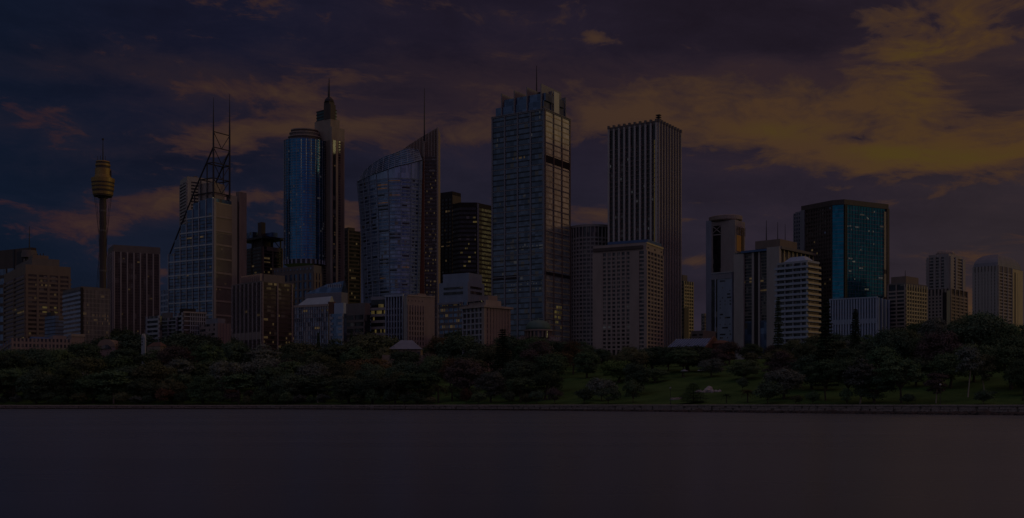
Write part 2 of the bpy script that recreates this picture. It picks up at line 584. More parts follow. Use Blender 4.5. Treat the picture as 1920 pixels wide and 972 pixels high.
while x < 200:
    L = rnd.uniform(1.8, 2.6)
    sl = (shore(x + L) - shore(x)) / L
    L /= math.sqrt(1 + sl * sl)
    h = rnd.uniform(-0.02, 0.03); o = rnd.uniform(-0.05, 0.05)
    p = [loc(x + 0.02, o - 0.05, 0), loc(x + L - 0.02, o - 0.05, 0), loc(x + L - 0.02, 1.25, 0), loc(x + 0.02, 1.25, 0)]
    q_ = lip(x, 0); cope.rings([[(a, b, 1.75 + h + q_) for a, b, c in p], [(a, b, 2.13 + h + q_) for a, b, c in p]])
    for zc in (0.0, 0.6, 1.18):
        xx = x + rnd.uniform(0, 0.6)
        hh = 0.54 if zc < 1.1 else 0.52
        o = rnd.uniform(-0.12, 0.1)
        p = [loc(xx, 0.12 + o, 0), loc(xx + L * 0.92, 0.12 + o, 0), loc(xx + L * 0.92, 0.6, 0), loc(xx, 0.6, 0)]
        q_ = 1 + lip(x, 0) / 2.0
        (wet if zc < 0.3 else blocks).rings([[(a, b, zc * q_) for a, b, c in p], [(a, b + 0.04, (zc + hh) * q_) for a, b, c in p]])
    x += L
cope.build('coping', m_cope, sw, kind='stuff')
blocks.build('stone_block', mat('dry_wall_stone', (0.26, 0.21, 0.19), 0.92, 0.45, 1.6, 1.0, bump=0.6), sw, kind='stuff')
wet.build('wet_stone_block', m_rock, sw, kind='stuff')

# rocks at the foot of the wall
rk = MB()
def rock(mb, c, r, rnd, flat=0.7, n=7, m=5):
    rs = []
    for k in range(m):
        th = pi * (k + 0.5) / m
        rs.append([(c[0] + r[0] * sin(th) * cos(2 * pi * i / n) * rnd.uniform(0.75, 1.15),
                    c[1] + r[1] * sin(th) * sin(2 * pi * i / n) * rnd.uniform(0.75, 1.15),
                    c[2] - r[2] * cos(th) * rnd.uniform(0.8, 1.1)) for i in range(n)])
    mb.rings(rs)
for i in range(520):
    x = rnd.uniform(-330, 185) if i % 3 == 0 else rnd.uniform(0, 185)
    k = np.interp(x, [-300, 0, 60, 150], [0.35, 0.6, 1.0, 1.2])
    off = -rnd.uniform(-0.1, 3.2) * k
    s = rnd.uniform(0.3, 0.95) * k
    rock(rk, (x, shore(x) + off, 0.05), (s * 1.4, s * 1.1, s * 0.75), rnd)
for i in range(80):
    x = rnd.uniform(40, 150)
    s = rnd.uniform(0.8, 1.7)
    rock(rk, (x, shore(x) - rnd.uniform(0.2, 3.5), 0.0), (s * 1.5, s * 1.1, s * rnd.uniform(.45, .7)), rnd)
rk.build('shore_rocks', m_rock, kind='stuff')

# ------------------------------------------------------------------ facade kit
FACES = 'FRBL'
class Bld:
    """a rectangular building: front face F (its left face in the photograph) and right face R meet at the near corner"""
    def __init__(s, name, label, cat, xl, xc, xr, d, th, ytop, group=None):
        a = radians(th); c, n = cos(a), sin(a)
        s.d = d; s.th = a
        Cx = X(xc, d); tl = (xl - 960) / F; tr = (xr - 960) / F
        s.Cx = Cx; s.c = c; s.n = n
        s.w = (Cx - tl * d) / (c + tl * n)
        s.l = (tr * d - Cx) / (n - tr * c)
        cx = Cx - c * s.w / 2 + n * s.l / 2
        cy = d + n * s.w / 2 + c * s.l / 2
        s.zb = ground(cx, cy)
        s.H = Z(ytop, d) - s.zb
        s.root = empty(name, label, cat, (cx, cy, s.zb), -a, group)
    def h(s, py): return Z(py, s.d) - s.zb
    def u(s, face, px):
        t = (px - 960) / F
        if face == 'F': return s.w / 2 - (s.Cx - t * s.d) / (s.c + t * s.n)
        return -s.l / 2 + (t * s.d - s.Cx) / (s.n - t * s.c)
    def span(s, face): return s.w / 2 if face in 'FB' else s.l / 2
    def ext(s, face, u0, u1, n0, n1):
        w, l = s.w / 2, s.l / 2
        if face == 'F': return (u0, u1, -l - n1, -l - n0)
        if face == 'R': return (w + n0, w + n1, u0, u1)
        if face == 'B': return (-u1, -u0, l + n0, l + n1)
        return (-w - n1, -w - n0, -u1, -u0)
    def core(s, m, z0=-1.0, z1=None, name='glazing', grow=0.0):
        z1 = s.H if z1 is None else z1
        return MB().box(-s.w / 2 - grow, s.w / 2 + grow, -s.l / 2 - grow, s.l / 2 + grow, z0, z1).build(name, m, s.root)
    def block(s, x0, x1, y0, y1, z0, z1, m, name):
        """box in fractions of the footprint (0..1 from left/near)"""
        return MB().box((x0 - .5) * s.w, (x1 - .5) * s.w, (y0 - .5) * s.l, (y1 - .5) * s.l, z0, z1).build(name, m, s.root)
    def bands(s, n, frac, m, out=0.25, z0=0.0, z1=None, name='spandrel', phase=0.0):
        z1 = s.H if z1 is None else z1
        p = (z1 - z0) / n
        o = MB().box(-s.w / 2 - out, s.w / 2 + out, -s.l / 2 - out, s.l / 2 + out, 0, p * frac).build(name, m, s.root, loc=(0, 0, z0 + phase * p))
        rep(o, [(0, 0, p * k) for k in range(1, n)])
    def fbands(s, face, n, frac, m, out=0.3, u0=None, u1=None, z0=0.0, z1=None, name='spandrel'):
        z1 = s.H if z1 is None else z1
        sp = s.span(face); u0 = -sp if u0 is None else u0; u1 = sp if u1 is None else u1
        p = (z1 - z0) / n
        o = MB().box(*s.ext(face, u0, u1, -0.2, out), 0, p * frac).build(name, m, s.root, loc=(0, 0, z0))
        rep(o, [(0, 0, p * k) for k in range(1, n)])
    def cols(s, face, n, width, m, out=0.45, z0=-1.0, z1=None, u0=None, u1=None, name='column'):
        z1 = s.H if z1 is None else z1
        sp = s.span(face)
        u0 = -sp + width / 2 if u0 is None else u0; u1 = sp - width / 2 if u1 is None else u1
        us = [u0 + (u1 - u0) * k / max(1, n - 1) for k in range(n)]
        o = MB().box(*s.ext(face, us[0] - width / 2, us[0] + width / 2, -0.2, out), z0, z1).build(name, m, s.root)
        dv = (1, 0) if face == 'F' else ((-1, 0) if face == 'B' else ((0, 1) if face == 'R' else (0, -1)))
        rep(o, [(dv[0] * (q - us[0]), dv[1] * (q - us[0]), 0) for q in us[1:]])
    def slab(s, face, u0, u1, z0, z1, m, out=0.6, name='wall_panel', inn=-0.3):
        return MB().box(*s.ext(face, u0, u1, inn, out), z0, z1).build(name, m, s.root)
    def lit(s, face, nb, nf, p, m, z0=0.0, z1=None, u0=None, u1=None, seed=1, out=0.05, fu=0.8, fz=0.5, name='lit_window', zo=0.45):
        z1 = s.H if z1 is None else z1
        sp = s.span(face); u0 = -sp if u0 is None else u0; u1 = sp if u1 is None else u1
        r = random.Random(seed); g = MB()
        du = (u1 - u0) / nb; dzz = (z1 - z0) / nf
        for k in range(nf):
            rowp = p * (0.6 if p < .5 else 1) * r.choice((0.3, 0.6, 1, 1.4, 2.2)) if p < 2 else 9
            i = 0
            while i < nb:
                if r.random() < rowp:
                    L = r.choice((1, 1, 1, 2, 3)) if p < 2 else 1
                    a = u0 + i * du + du * (1 - fu) / 2; b = min(u1, a + du * (L - 1) + du * fu)
                    g.box(*s.ext(face, a, b, -0.1, out), z0 + (k + zo) * dzz, z0 + (k + zo + fz) * dzz)
                    i += L
                i += 1
        if g.v: g.build(name, m, s.root, kind='stuff')
    def mast(s, x, y, z0, z1, r, m, name='mast', r1=None):
        return MB().tube((x, y, z0), (x, y, z1), r, r1 if r1 else r * 0.4, 6).build(name, m, s.root)

# building materials
conc = mat('pale_concrete', (0.36, 0.33, 0.32), 0.85)
conc_w = mat('warm_concrete', (0.34, 0.28, 0.25), 0.85)
conc_d = mat('dark_concrete', (0.17, 0.15, 0.145), 0.85)
brown = mat('brown_stone', (0.20, 0.155, 0.13), 0.8)
dbrown = mat('dark_brown_panel', (0.085, 0.065, 0.06), 0.6)
black = mat('near_black_stone', (0.040, 0.036, 0.038), 0.8, spec=0.1)
pink = mat('pink_masonry', (0.28, 0.215, 0.205), 0.88)
sand = mat('sandstone', (0.27, 0.21, 0.17), 0.9)
white = mat('white_render', (0.33, 0.35, 0.39), 0.75)
bwhite = mat('cool_white_panel', (0.33, 0.39, 0.50), 0.6)
bgrey = mat('blue_grey_panel', (0.22, 0.27, 0.35), 0.7)
tgold = mat('turret_gold', (0.30, 0.20, 0.075), 0.5, metal=0.35)
tower_stone = mat('tower_stone', (0.32, 0.265, 0.225), 0.8)
column_stone = mat('column_stone', (0.47, 0.44, 0.43), 0.8)
terra = mat('terracotta', (0.145, 0.078, 0.058), 0.85)
slate = mat('slate_roof', (0.22, 0.22, 0.26), 0.6)
blueroof = mat('blue_roof', (0.07, 0.13, 0.27), 0.5)
copper = mat('green_copper', (0.10, 0.17, 0.15), 0.6)
steel = mat('dark_steel', (0.045, 0.042, 0.05), 0.5, metal=0.3)
alu = mat('aluminium', (0.42, 0.43, 0.47), 0.4, metal=0.5)
gold = mat('gold_and_glint', (0.62, 0.42, 0.13), 0.38, metal=0.6)  # on the ring-crowned tower it paints an orange reflection
tan = mat('tan_sunset_panel', (0.54, 0.46, 0.27), 0.8)  # also carries the sunset gold painted on some right faces
roofm = mat('roof_gravel', (0.18, 0.17, 0.17), 0.95)
g_dark = glass('dark_glass', (0.030, 0.032, 0.040), 2.6, 3.6)
g_blue = glass('blue_glass', (0.04, 0.16, 0.31), 2.8, 3.7, 0.10, 0.8, 0.22, 0.0, 0.02)
g_navy = glass('navy_glass', (0.10, 0.15, 0.25), 3.0, 3.8, 0.12, 0.65, 0.3, 0.04, 0.02)
g_teal = glass('teal_glass', (0.012, 0.16, 0.25), 2.4, 3.5, 0.10, 0.8, 0.22, 0.0, 0.02)
g_brown = glass('bronze_glass', (0.060, 0.048, 0.046), 2.4, 3.5, 0.2, 0.3, 0.5, 0.10, 0.03)
g_black = glass('black_glass', (0.020, 0.020, 0.024), 2.4, 3.5, 0.2, 0.2, 0.5, 0.04, 0.03)
g_frit = glass('fritted_glass', (0.22, 0.29, 0.42), 2.2, 3.8, 0.28, 0.5, 0.25, 0.04, 0.03)
g_home = glass('house_glass', (0.035, 0.036, 0.045), 1.4, 3.1, 0.15, 0.2, 0.6, 0.18, 0.03)
e_warm = emit('warm_light', (1.0, 0.66, 0.28), 0.55)
e_yel = emit('yellow_light', (1.0, 0.74, 0.22), 0.8)
e_cool = emit('cool_light', (0.80, 0.85, 1.0), 0.36)
e_org = emit('orange_light', (1.0, 0.42, 0.14), 0.5)
# ------------------------------------------------------------------ buildings, left to right
# far-left dark block behind the brown office
b = Bld('office_tower', 'dark teal-edged office block behind the banded brown tower at far left', 'office tower', -60, 58, 68, 900, 30, 464)
b.core(g_navy, z1=b.h(500)); b.block(0, 1, 0, 1, b.h(500), b.H, dbrown, 'plant_room')
b.fbands('F', 11, 0.35, dbrown, z1=b.h(500)); b.cols('F', 9, 0.8, dbrown, 0.5, z1=b.h(500))
b.slab('F', b.u('F', 25), b.u('F', 28), b.h(500), b.H - 0.5, steel, 0.4, 'plant_louvre'); b.slab('F', b.u('F', 32), b.u('F', 62), b.h(494), b.h(470), steel, 0.3, 'plant_louvre')

# 2 brown banded office with plant rooms and mast
b = Bld('office_tower', 'brown tower with close horizontal bands and yellow lit windows, mast on its stepped roof', 'office tower', 8, 48, 132, 700, 55, 496)
b.core(g_brown, z1=b.h(514)); zt = b.h(514)
b.block(-.004, 1.004, -.004, 1.004, zt, b.H, brown, 'parapet')
b.bands(16, 0.48, brown, 0.5, z0=b.h(648), z1=zt)
b.cols('R', 5, 1.4, brown, 0.7, z1=zt); b.cols('F', 3, 1.2, brown, 0.7, z1=zt)
b.lit('R', 16, 16, 0.05, e_warm, b.h(648), zt, seed=4); b.lit('R', 9, 2, 0.75, e_yel, b.h(590), b.h(572), b.u('R', 68), b.u('R', 117), 5, fz=0.4)
b.lit('R', 8, 1, 0.5, e_warm, b.h(540), b.h(531), b.u('R', 66), b.u('R', 95), 6); b.lit('F', 5, 16, 0.05, e_warm, b.h(648), zt, seed=9)
b.block(.12, .88, .2, .82, b.H, b.h(480), conc_d, 'plant_room'); b.block(.3, .72, .3, .66, b.h(480), b.h(470), brown, 'plant_room')
MB().lathe([(5.0, b.h(470)), (5.0, b.h(461)), (4.6, b.h(461)), (4.6, b.h(456))], 20, (-2, -4)).build('roof_drum', conc_d, b.root)
o = MB().box(-.25, .25, -.25, .25, b.h(480), b.h(463)).build('roof_post', steel, b.root, loc=(-8, -7, 0)); rep(o, [(2.2 * k, 1.4 * k, 0) for k in range(1, 8)])
b.mast(-2, -4, b.h(456), b.h(408), 0.45, steel)

# 3 observation tower on a slim shaft
d = 1298.0; cx = X(193, d); cz = ground(cx, d)
t = empty('observation_tower', 'slim observation tower with golden bucket-shaped turret and spire', 'tower', (cx, d, cz))
def tz(py): return Z(py, d) - cz
def tr_(px): return px / F * d
MB().lathe([(tr_(6.2), -1), (tr_(6.2), tz(372))], 20).build('shaft', dbrown, t)
o = MB().lathe([(tr_(6.7), 0), (tr_(6.7), 2.2)], 20).build('shaft_ring', conc_d, t, loc=(0, 0, tz(435))); rep(o, [(0, 0, tz(510) - tz(435)), (0, 0, tz(398) - tz(435))])
MB().lathe([(tr_(9), tz(372)), (tr_(10), tz(369))], 24).build('turret_neck', steel, t)
MB().lathe([(tr_(16.5), tz(369)), (tr_(19.0), tz(358)), (tr_(20.0), tz(336))], 36).build('turret_wall', dbrown, t)
for py0, py1, r0 in ((366, 361, 18.0), (357, 353, 19.4), (350, 346, 20.0), (343, 335.5, 20.6)):
    MB().lathe([(tr_(r0), tz(py0)), (tr_(r0 + .7), tz(py1))], 36).build('turret_band', tgold, t)
MB().lathe([(tr_(15.5), tz(335.5)), (tr_(14.8), tz(330)), (tr_(14), tz(329)), (tr_(14), tz(317))], 32).build('turret_tier', tgold, t)
MB().lathe([(tr_(12.5), tz(317)), (tr_(12.5), tz(312))], 32).build('turret_tier', dbrown, t)
MB().lathe([(tr_(13.5), tz(312)), (tr_(13.5), tz(308.5))], 32).build('turret_band', tgold, t)
MB().lathe([(tr_(12), tz(308.5)), (tr_(12), tz(305))], 32).build('turret_tier', dbrown, t)
MB().lathe([(tr_(13), tz(305)), (tr_(12), tz(303))], 32).build('turret_roof', tgold, t)
MB().box(tr_(14.2), tr_(15.5), -1, 1, tz(332), tz(320)).build('roof_crane', steel, t)
MB().tube((0, 0, tz(304)), (0, 0, tz(260)), 0.9, 0.35).build('mast', steel, t)
MB().lathe([(1.3, tz(263)), (1.3, tz(260))], 8).build('mast_light', steel, t)
o = MB().tube((0, 0, tz(303)), (0, 0, tz(294)), 0.3).build('roof_aerial', steel, t, loc=(-5, -3, 0)); rep(o, [(4, -2, 0), (9, 0, 0)])
for k in range(14):
    a0 = 2 * pi * k / 14; a1 = a0 + 1.1
    MB().tube((tr_(15.5) * cos(a0), tr_(15.5) * sin(a0), tz(369)), (tr_(6.8) * cos(a1), tr_(6.8) * sin(a1), tz(470)), 0.14, n=4).build('cable', steel, t)
    MB().tube((tr_(6.8) * cos(a1), tr_(6.8) * sin(a1), tz(470)), (tr_(14) * cos(a1 + .5), tr_(14) * sin(a1 + .5), tz(570)), 0.14, n=4).build('cable', steel, t)

# 4 blue and dark block in front of the tower
b = Bld('office_block', 'squat office block with pale blue banded left face and dark right face, below slim tower', 'office block', 118, 152, 206, 620, 50, 538)
b.core(g_dark); b.block(-.005, 1.005, -.005, 1.005, b.h(543), b.H, conc_d, 'parapet')
b.fbands('F', 12, 0.5, bwhite, 0.35, z0=b.h(645), z1=b.h(543)); b.fbands('R', 12, 0.22, conc_d, 0.2, z0=b.h(645), z1=b.h(543))
b.cols('R', 22, 0.25, conc, 0.35, z1=b.h(543), name='mullion'); b.slab('R', -b.l / 2 - .3, -b.l / 2 + 1.0, -1, b.H - .4, black, 0.5, 'corner_pier')
b.lit('R', 22, 12, 0.10, e_warm, b.h(645), b.h(543), seed=12); b.lit('R', 12, 2, 0.5, e_warm, b.h(606), b.h(588), b.u('R', 172), b.u('R', 203), 3)
b.block(.1, .7, .2, .8, b.H, b.h(534), conc_d, 'plant_room')

# 5 low sandstone terrace at the left
b = Bld('terrace_building', 'long low pinkish building with rows of small windows and blue roof, far left behind trees', 'building', -10, 22, 134, 545, 62, 634)
b.core(g_home); b.bands(4, 0.4, pink, 0.3, z0=b.h(676), z1=b.h(634)); b.cols('R', 16, 0.8, pink, 0.4, name='pier'); b.cols('F', 8, 0.8, pink, 0.4, name='pier')
MB().rings([[(-b.w * .45, -b.l * .05, b.H), (b.w * .45, -b.l * .05, b.H), (b.w * .45, b.l * .34, b.H), (-b.w * .45, b.l * .34, b.H)],
            [(-b.w * .1, 0, b.h(618)), (b.w * .1, 0, b.h(618)), (b.w * .1, b.l * .28, b.h(618)), (-b.w * .1, b.l * .28, b.h(618))]]).build('roof', blueroof, b.root)
b.block(.1, .9, .74, .97, b.H, b.h(624), pink, 'end_block')
b = Bld('corner_house', 'plain pink stone house end beside the low terrace, at its right', 'house', 128, 134, 158, 560, 50, 628)
b.core(pink, name='wall'); b.slab('R', -b.l / 2 - .2, b.l / 2 + .2, b.H - .8, b.H + .5, conc_w, .4, 'cornice')
b = Bld('glass_block', 'small blue glass block tucked between brown tower and pale blue office', 'office block', 84, 104, 119, 600, 45, 592)
b.core(g_navy); b.bands(7, 0.2, steel, 0.2, z0=b.h(640)); b.block(.1, .5, .1, .6, b.H, b.h(584), steel, 'plant_room')
d = 575.0; cx = X(199, d); cz = ground(cx, d)
t = empty('vaulted_hall', 'small pale pink hall with rounded vault roof beside the finned dark slab', 'hall', (cx, d, cz))
hw = 16.5 / F * d; hz = Z(650, d) - cz; ht = Z(636, d) - cz
pr = [(hw * cos(pi * k / 10), hz + (ht - hz) * sin(pi * k / 10)) for k in range(11)]
MB().rings([[(x, 0, z) for x, z in pr], [(x, 18, z) for x, z in pr]]).build('vault_roof', sand, t)
MB().box(-hw * .98, hw * .98, .3, 17.7, -1, hz).build('wall', pink, t)
MB().rings([[(x * .55, -.15, hz * 1.0 + (z - hz) * .55 - 1.2) for x, z in pr], [(x * .55, .3, hz + (z - hz) * .55 - 1.2) for x, z in pr]]).build('arched_window', g_home, t)

# 6 dark slab with pale fins
b = Bld('office_tower', 'dark brown slab tower with evenly spaced pale vertical fins, right of the slim tower', 'office tower', 203, 213, 300, 760, 62, 459)
b.core(g_brown, z1=b.h(472)); b.block(-.006, 1.006, -.006, 1.006, b.h(472), b.H, conc_d, 'parapet')
b.cols('R', 8, 0.75, conc, 0.9, z1=b.h(472), name='fin'); b.cols('R', 15, 0.3, dbrown, 0.4, z1=b.h(472), name='mullion'); b.cols('F', 4, 0.9, conc, 0.9, z1=b.h(472), name='fin')
b.bands(34, 0.3, dbrown, 0.2, z0=b.h(650), z1=b.h(472)); b.block(.3, .7, .55, .85, b.H, b.h(456), conc_d, 'plant_room')
b.lit('R', 30, 34, 0.012, e_warm, b.h(650), b.h(472), seed=2)

b = Bld('office_block', 'small distant bluish block between finned dark slab and stepped glass tower', 'office block', 296, 318, 322, 1000, 45, 543)
b.core(g_navy); b.bands(9, 0.3, bwhite, 0.2, z0=b.h(640)); b.cols('F', 5, .7, bwhite, .35)

# 9 pale apartment slab behind the stepped glass tower
b = Bld('apartment_tower', 'pale concrete apartment tower with dark balcony slots behind the stepped glass tower', 'apartment tower', 338, 351, 404, 1020, 58, 331)
b.core(g_home); b.block(-.004, 1.004, -.004, 1.004, b.h(340), b.H, conc, 'parapet')
b.fbands('F', 30, 0.42, conc, 0.6, z0=b.h(520), z1=b.h(340), name='balcony'); b.cols('F', 2, 1.2, conc, 0.9, z1=b.h(340), name='pier')
for p0, p1 in ((351, 358), (374, 390), (397, 404)): b.slab('R', b.u('R', p0), b.u('R', p1), -1, b.h(340), conc, 0.9, 'pier')
b.fbands('R', 30, 0.45, conc, 0.6, z0=b.h(520), z1=b.h(340), name='balcony')
for k, q in enumerate((0.1, .35, .6)): b.block(.2, .6, q, q + .12, b.H, b.H + 2 + k % 2, conc_d, 'plant_room')

# 10 dark building with canopy roof
b = Bld('office_tower', 'dark tower with wide flat canopy roof and chimney block between glass towers', 'office tower', 452, 492, 530, 900, 45, 462)
b.core(g_black); b.bands(15, 0.35, dbrown, 0.3, z0=b.h(560), z1=b.h(462)); b.cols('R', 3, 1.2, brown, .6); b.cols('F', 3, 1.2, dbrown, .6)
b.slab('R', b.u('R', 500), b.u('R', 524), b.h(470), b.h(462), brown, .8, 'wall_panel')
b.lit('F', 8, 15, .08, e_warm, b.h(560), seed=5); b.lit('R', 8, 15, .08, e_warm, b.h(560), seed=6); b.slab('R', b.u('R', 494), b.u('R', 506), b.h(492), b.h(490), e_warm, .5, 'light_strip')
MB().box(-b.w * .56, b.w * .56, -b.l * .56, b.l * .56, b.h(447), b.h(443)).build('canopy', steel, b.root)
o = MB().box(-.5, .5, -.5, .5, b.H, b.h(447)).build('canopy_post', steel, b.root, loc=(b.w * .45, -b.l * .45, 0)); rep(o, [(-b.w * .9, 0, 0), (0, b.l * .9, 0), (-b.w * .45, 0, 0), (0, b.l * .45, 0)])
for s_ in (-1, 1): MB().tube((b.w * .45, s_ * b.l * .42, b.H), (b.w * .45, s_ * b.l * .1, b.h(447)), .35).build('canopy_brace', steel, b.root)
b.block(.35, .8, .15, .75, b.H, b.h(447.5), dbrown, 'plant_room'); b.block(.02, .45, .1, .5, b.h(443), b.h(430), g_navy, 'plant_room')
b.block(.55, .72, .25, .45, b.h(443), b.h(413), dbrown, 'chimney'); b.block(.66, .95, .5, .8, b.h(443), b.h(433), blueroof, 'plant_room')

# 8 stepped glass tower with lattice crown
b = Bld('glass_tower', 'stepped glass tower with white grid, twin masts and open steel lattice on top', 'office tower', 316, 400, 434, 850, 33, 372)
ws_ = [(316, 327.5, 468), (327.5, 339, 442), (339, 350.5, 414), (350.5, 362, 388), (362, 374, 376), (374, 387, 373), (387, 400.01, 371)]
for p0, p1, pt in ws_:
    u0, u1 = b.u('F', p0), b.u('F', p1)
    u0 = max(u0, -b.w / 2); u1 = min(u1, b.w / 2)
    MB().box(u0 + .004, u1 - .004, -b.l / 2, b.l / 2, -1, b.h(pt)).build('glazing', g_navy, b.root)
    MB().box(u1 - .45, u1 + .15, -b.l / 2 - .7, -b.l / 2 + .3, -1, b.h(pt) + .3).build('column', alu, b.root)
MB().box(-b.w / 2 - .1, -b.w / 2 + .5, -b.l / 2 - .7, -b.l / 2 + .3, -1, b.h(468)).build('column', alu, b.root)
for k in range(10):
    py = 405 + 26.5 * k
    pl = next(p0 for p0, p1, pt in ws_ if pt < py)
    MB().box(max(-b.w / 2, b.u('F', pl)), b.w / 2 + .1, -b.l / 2 - .55, -b.l / 2 + .3, b.h(py) - .5, b.h(py) + .5).build('transom', alu, b.root)
    MB().box(b.w / 2 - .3, b.w / 2 + .8, -b.l / 2, b.l / 2, b.h(py) - .7, b.h(py) + .7).build('transom', conc_w, b.root)
    for q in (1, 2, 3):
        MB().box(max(-b.w / 2, b.u('F', pl)), b.w / 2, -b.l / 2 - .12, -b.l / 2 + .3, b.h(py + 26.5 * q / 4) - .35, b.h(py + 26.5 * q / 4) + .35).build('floor_line', g_dark, b.root)
MB().box(b.w / 2 - .2, b.w / 2 + .25, -b.l / 2 + 2, b.l / 2, b.h(436), b.h(378)).build('wall_panel', tan, b.root)
MB().box(b.w / 2 - .2, b.w / 2 + .25, -b.l / 2 + 2, b.l / 2, -1, b.h(436) - .05).build('wall_panel', g_brown, b.root)
MB().box(b.w / 2 - .2, b.w / 2 + 1.1, -b.l / 2 - .2, -b.l / 2 + 2, -1, b.h(372)).build('corner_pier', conc, b.root)
b.cols('R', 16, 0.35, conc_w, .55, z1=b.h(379), u0=-b.l / 2 + 2.4, name='fin')
b.lit('F', 24, 34, 0.015, e_warm, b.h(640), b.h(440), seed=3); b.lit('R', 10, 34, 0.02, e_warm, b.h(640), b.h(440), seed=4, out=.3)
# lift shafts behind the right face
yb = b.l / 2
for p0, p1, pt, m_ in ((433.5, 441.5, 368, conc), (446, 454, 358, conc_w)):
    x0 = (X(p0, b.d + b.l * b.c) - b.Cx); x1 = X(p1, b.d + b.l * b.c) - b.Cx
    MB().box(b.w / 2 - 6, b.w / 2 - 2, yb + (p0 - 433.5) * .8 + .2, yb + (p1 - 433.5) * .8 + 1.5, -1, b.h(pt) * 1.03).build('lift_shaft', m_, b.root)
MB().box(b.w / 2 - 14, b.w / 2 - 2.8, yb + .1, yb + 15, -1, b.h(368)).build('lift_core', steel, b.root)
# lattice: two front masts, two rear, horizontals and diagonals
def P(px, py, dep=0.0):
    """point of the lattice above the roof, dep metres behind the front face plane, in the tower's own frame"""
    fu = b.u('F', px)
    return (fu, -b.l / 2 + 1.0 + dep, b.h(py))
xa, xb_ = 396, 399.5
def L_(p, q, r=.45, name='lattice_bar'): MB().tube(p, q, r, r, 6).build(name, steel, b.root)
A0 = (b.w / 2 - 1.0, -b.l / 2 + 1.0); A1 = (b.w / 2 - 1.0, b.l / 2 - 1.0)
for (x, y), pt, pb in ((A0, 182, 372), (A1, 184, 366)):
    z1 = b.h(pt) * (1.0 if y < 0 else 1.035); zm = b.h(248) * (1.0 if y < 0 else 1.03)
    MB().tube((x, y, b.h(pb)), (x, y, zm), .75, .65).build('mast', steel, b.root)
    MB().tube((x, y, zm), (x, y, z1), .6, .14).build('mast', steel, b.root)
lv = [246, 275, 304, 333, 360]
for py in lv:
    L_((*A0, b.h(py)), (*A1, b.h(py) * 1.0))
step = b.w * .145
for k, py in enumerate([304, 333, 360]):
    xk = A0[0] - step * (k + 1) * .95
    for y in (A0[1], A1[1]):
        L_((xk, y, b.h(py)), (A0[0], y, b.h(py)), .5)
    L_((xk, A0[1], b.h(py)), (xk, A1[1], b.h(py)), .5)
    for y in (A0[1], A1[1]): L_((xk, y, b.h(py)), (xk, y, b.h(388 + 14 * k)), .5)
for y in (A0[1], A1[1]):
    L_((A0[0], y, b.h(275)), (A0[0] - step * 2.85, y, b.h(352)), .6)
    L_((A0[0] - step * 2.85, y, b.h(352)), (-b.w / 2 + .2, y, b.h(468)), .6)
for p0, p1 in ((246, 275), (275, 304), (304, 333), (333, 360)):
    L_((*A0, b.h(p0)), (A0[0], 0, b.h(p1)), .28); L_((*A1, b.h(p0)), (A0[0], 0, b.h(p1)), .28)
b.block(.62, .93, .12, .8, b.h(372) - .5, b.h(340), conc_w, 'plant_room')

# 11 finned office in front
b = Bld('office_block', 'mid-rise office with close white fins on its left face, in front of the canopy-roofed tower', 'office block', 436, 491, 552, 640, 45, 529)
b.core(g_brown); b.bands(15, 0.34, dbrown, .22, z0=b.h(655)); b.cols('F', 8, .55, conc, .7, name='fin'); b.cols('F', 22, .22, conc_d, .4, name='mullion')
b.cols('R', 3, .7, conc_w, .7, name='fin', u0=-b.l / 2 + .4, u1=b.l * .42); b.slab('F', -b.w / 2, b.w / 2, b.h(636), b.h(622), conc_w, .3, 'wall_panel')
b.lit('R', 22, 15, .10, e_warm, b.h(655), seed=21, out=.1); b.lit('F', 14, 15, .04, e_warm, b.h(655), seed=22)
b.block(.25, .95, .1, .75, b.H, b.h(513), conc_d, 'plant_room'); b.cols('F', 10, .4, conc_w, -b.l * .1 + .2, b.H, b.h(513) + .2, -b.w * .22, b.w * .42, 'plant_fin')
b.block(-.004, 1.004, -.004, 1.004, b.H, b.H + .7, conc_d, 'parapet')

# 12 stone and blue glass tower
crown_g = glass('crown_teal_glass', (.02, .07, .09), 2.4, 3.5, .35, .3, .2, 0, .01)
b = Bld('tower', 'tall brown stone tower with curved blue glass front, stepped crown and spire', 'office tower', 588, 622, 646, 880, 40, 237)
b.core(tower_stone, name='wall')
for f, p0, p1, nb in (('F', 606, 619, 2), ('R', 634, 643, 2)):
    u0, u1 = b.u(f, p0), b.u(f, p1)
    b.slab(f, u0 - .6, u1 + .6, 0, b.h(262), brown, .12, 'window_bay')
    b.lit(f, nb, 60, 2, g_home, b.h(560), b.h(262), u0, u1, out=.35, fu=.72, fz=.55, name='window')
b.slab('R', b.u('R', 624), b.u('R', 629), 0, b.h(262), g_dark, .3, 'window_bay'); b.slab('R', b.u('R', 630), b.u('R', 633), 0, b.h(262), tan, .35, 'gold_tone_strip')
b.lit('F', 4, 60, .06, e_warm, b.h(560), b.h(262), b.u('F', 592), b.u('F', 604), 5, out=.15); b.lit('R', 3, 60, .1, e_warm, b.h(560), b.h(300), b.u('R', 624.3), b.u('R', 628.7), 7, out=.36)
o = b.slab('F', b.w / 2 - 1.2, b.w / 2 + .6, 0, b.H - 4, conc_w, .5, 'corner_pier')
b.block(.02, .9, .05, .75, b.H, b.h(221), tower_stone, 'crown_tier'); b.block(.1, .82, .1, .62, b.h(221), b.h(203), crown_g, 'crown_glass')
o = MB().box(-.42 * b.w, .34 * b.w, -.42 * b.l, .14 * b.l, 0, .8).build('crown_band', steel, b.root, loc=(0, 0, b.h(221))); rep(o, [(0, 0, (b.h(203) - b.h(221)) * k / 3) for k in (1, 2, 3)])
b.block(.55, .92, .02, .42, b.h(221), b.h(194), dbrown, 'crown_pier'); b.block(.5, .8, .1, .5, b.h(203), b.h(187), dbrown, 'crown_tier')
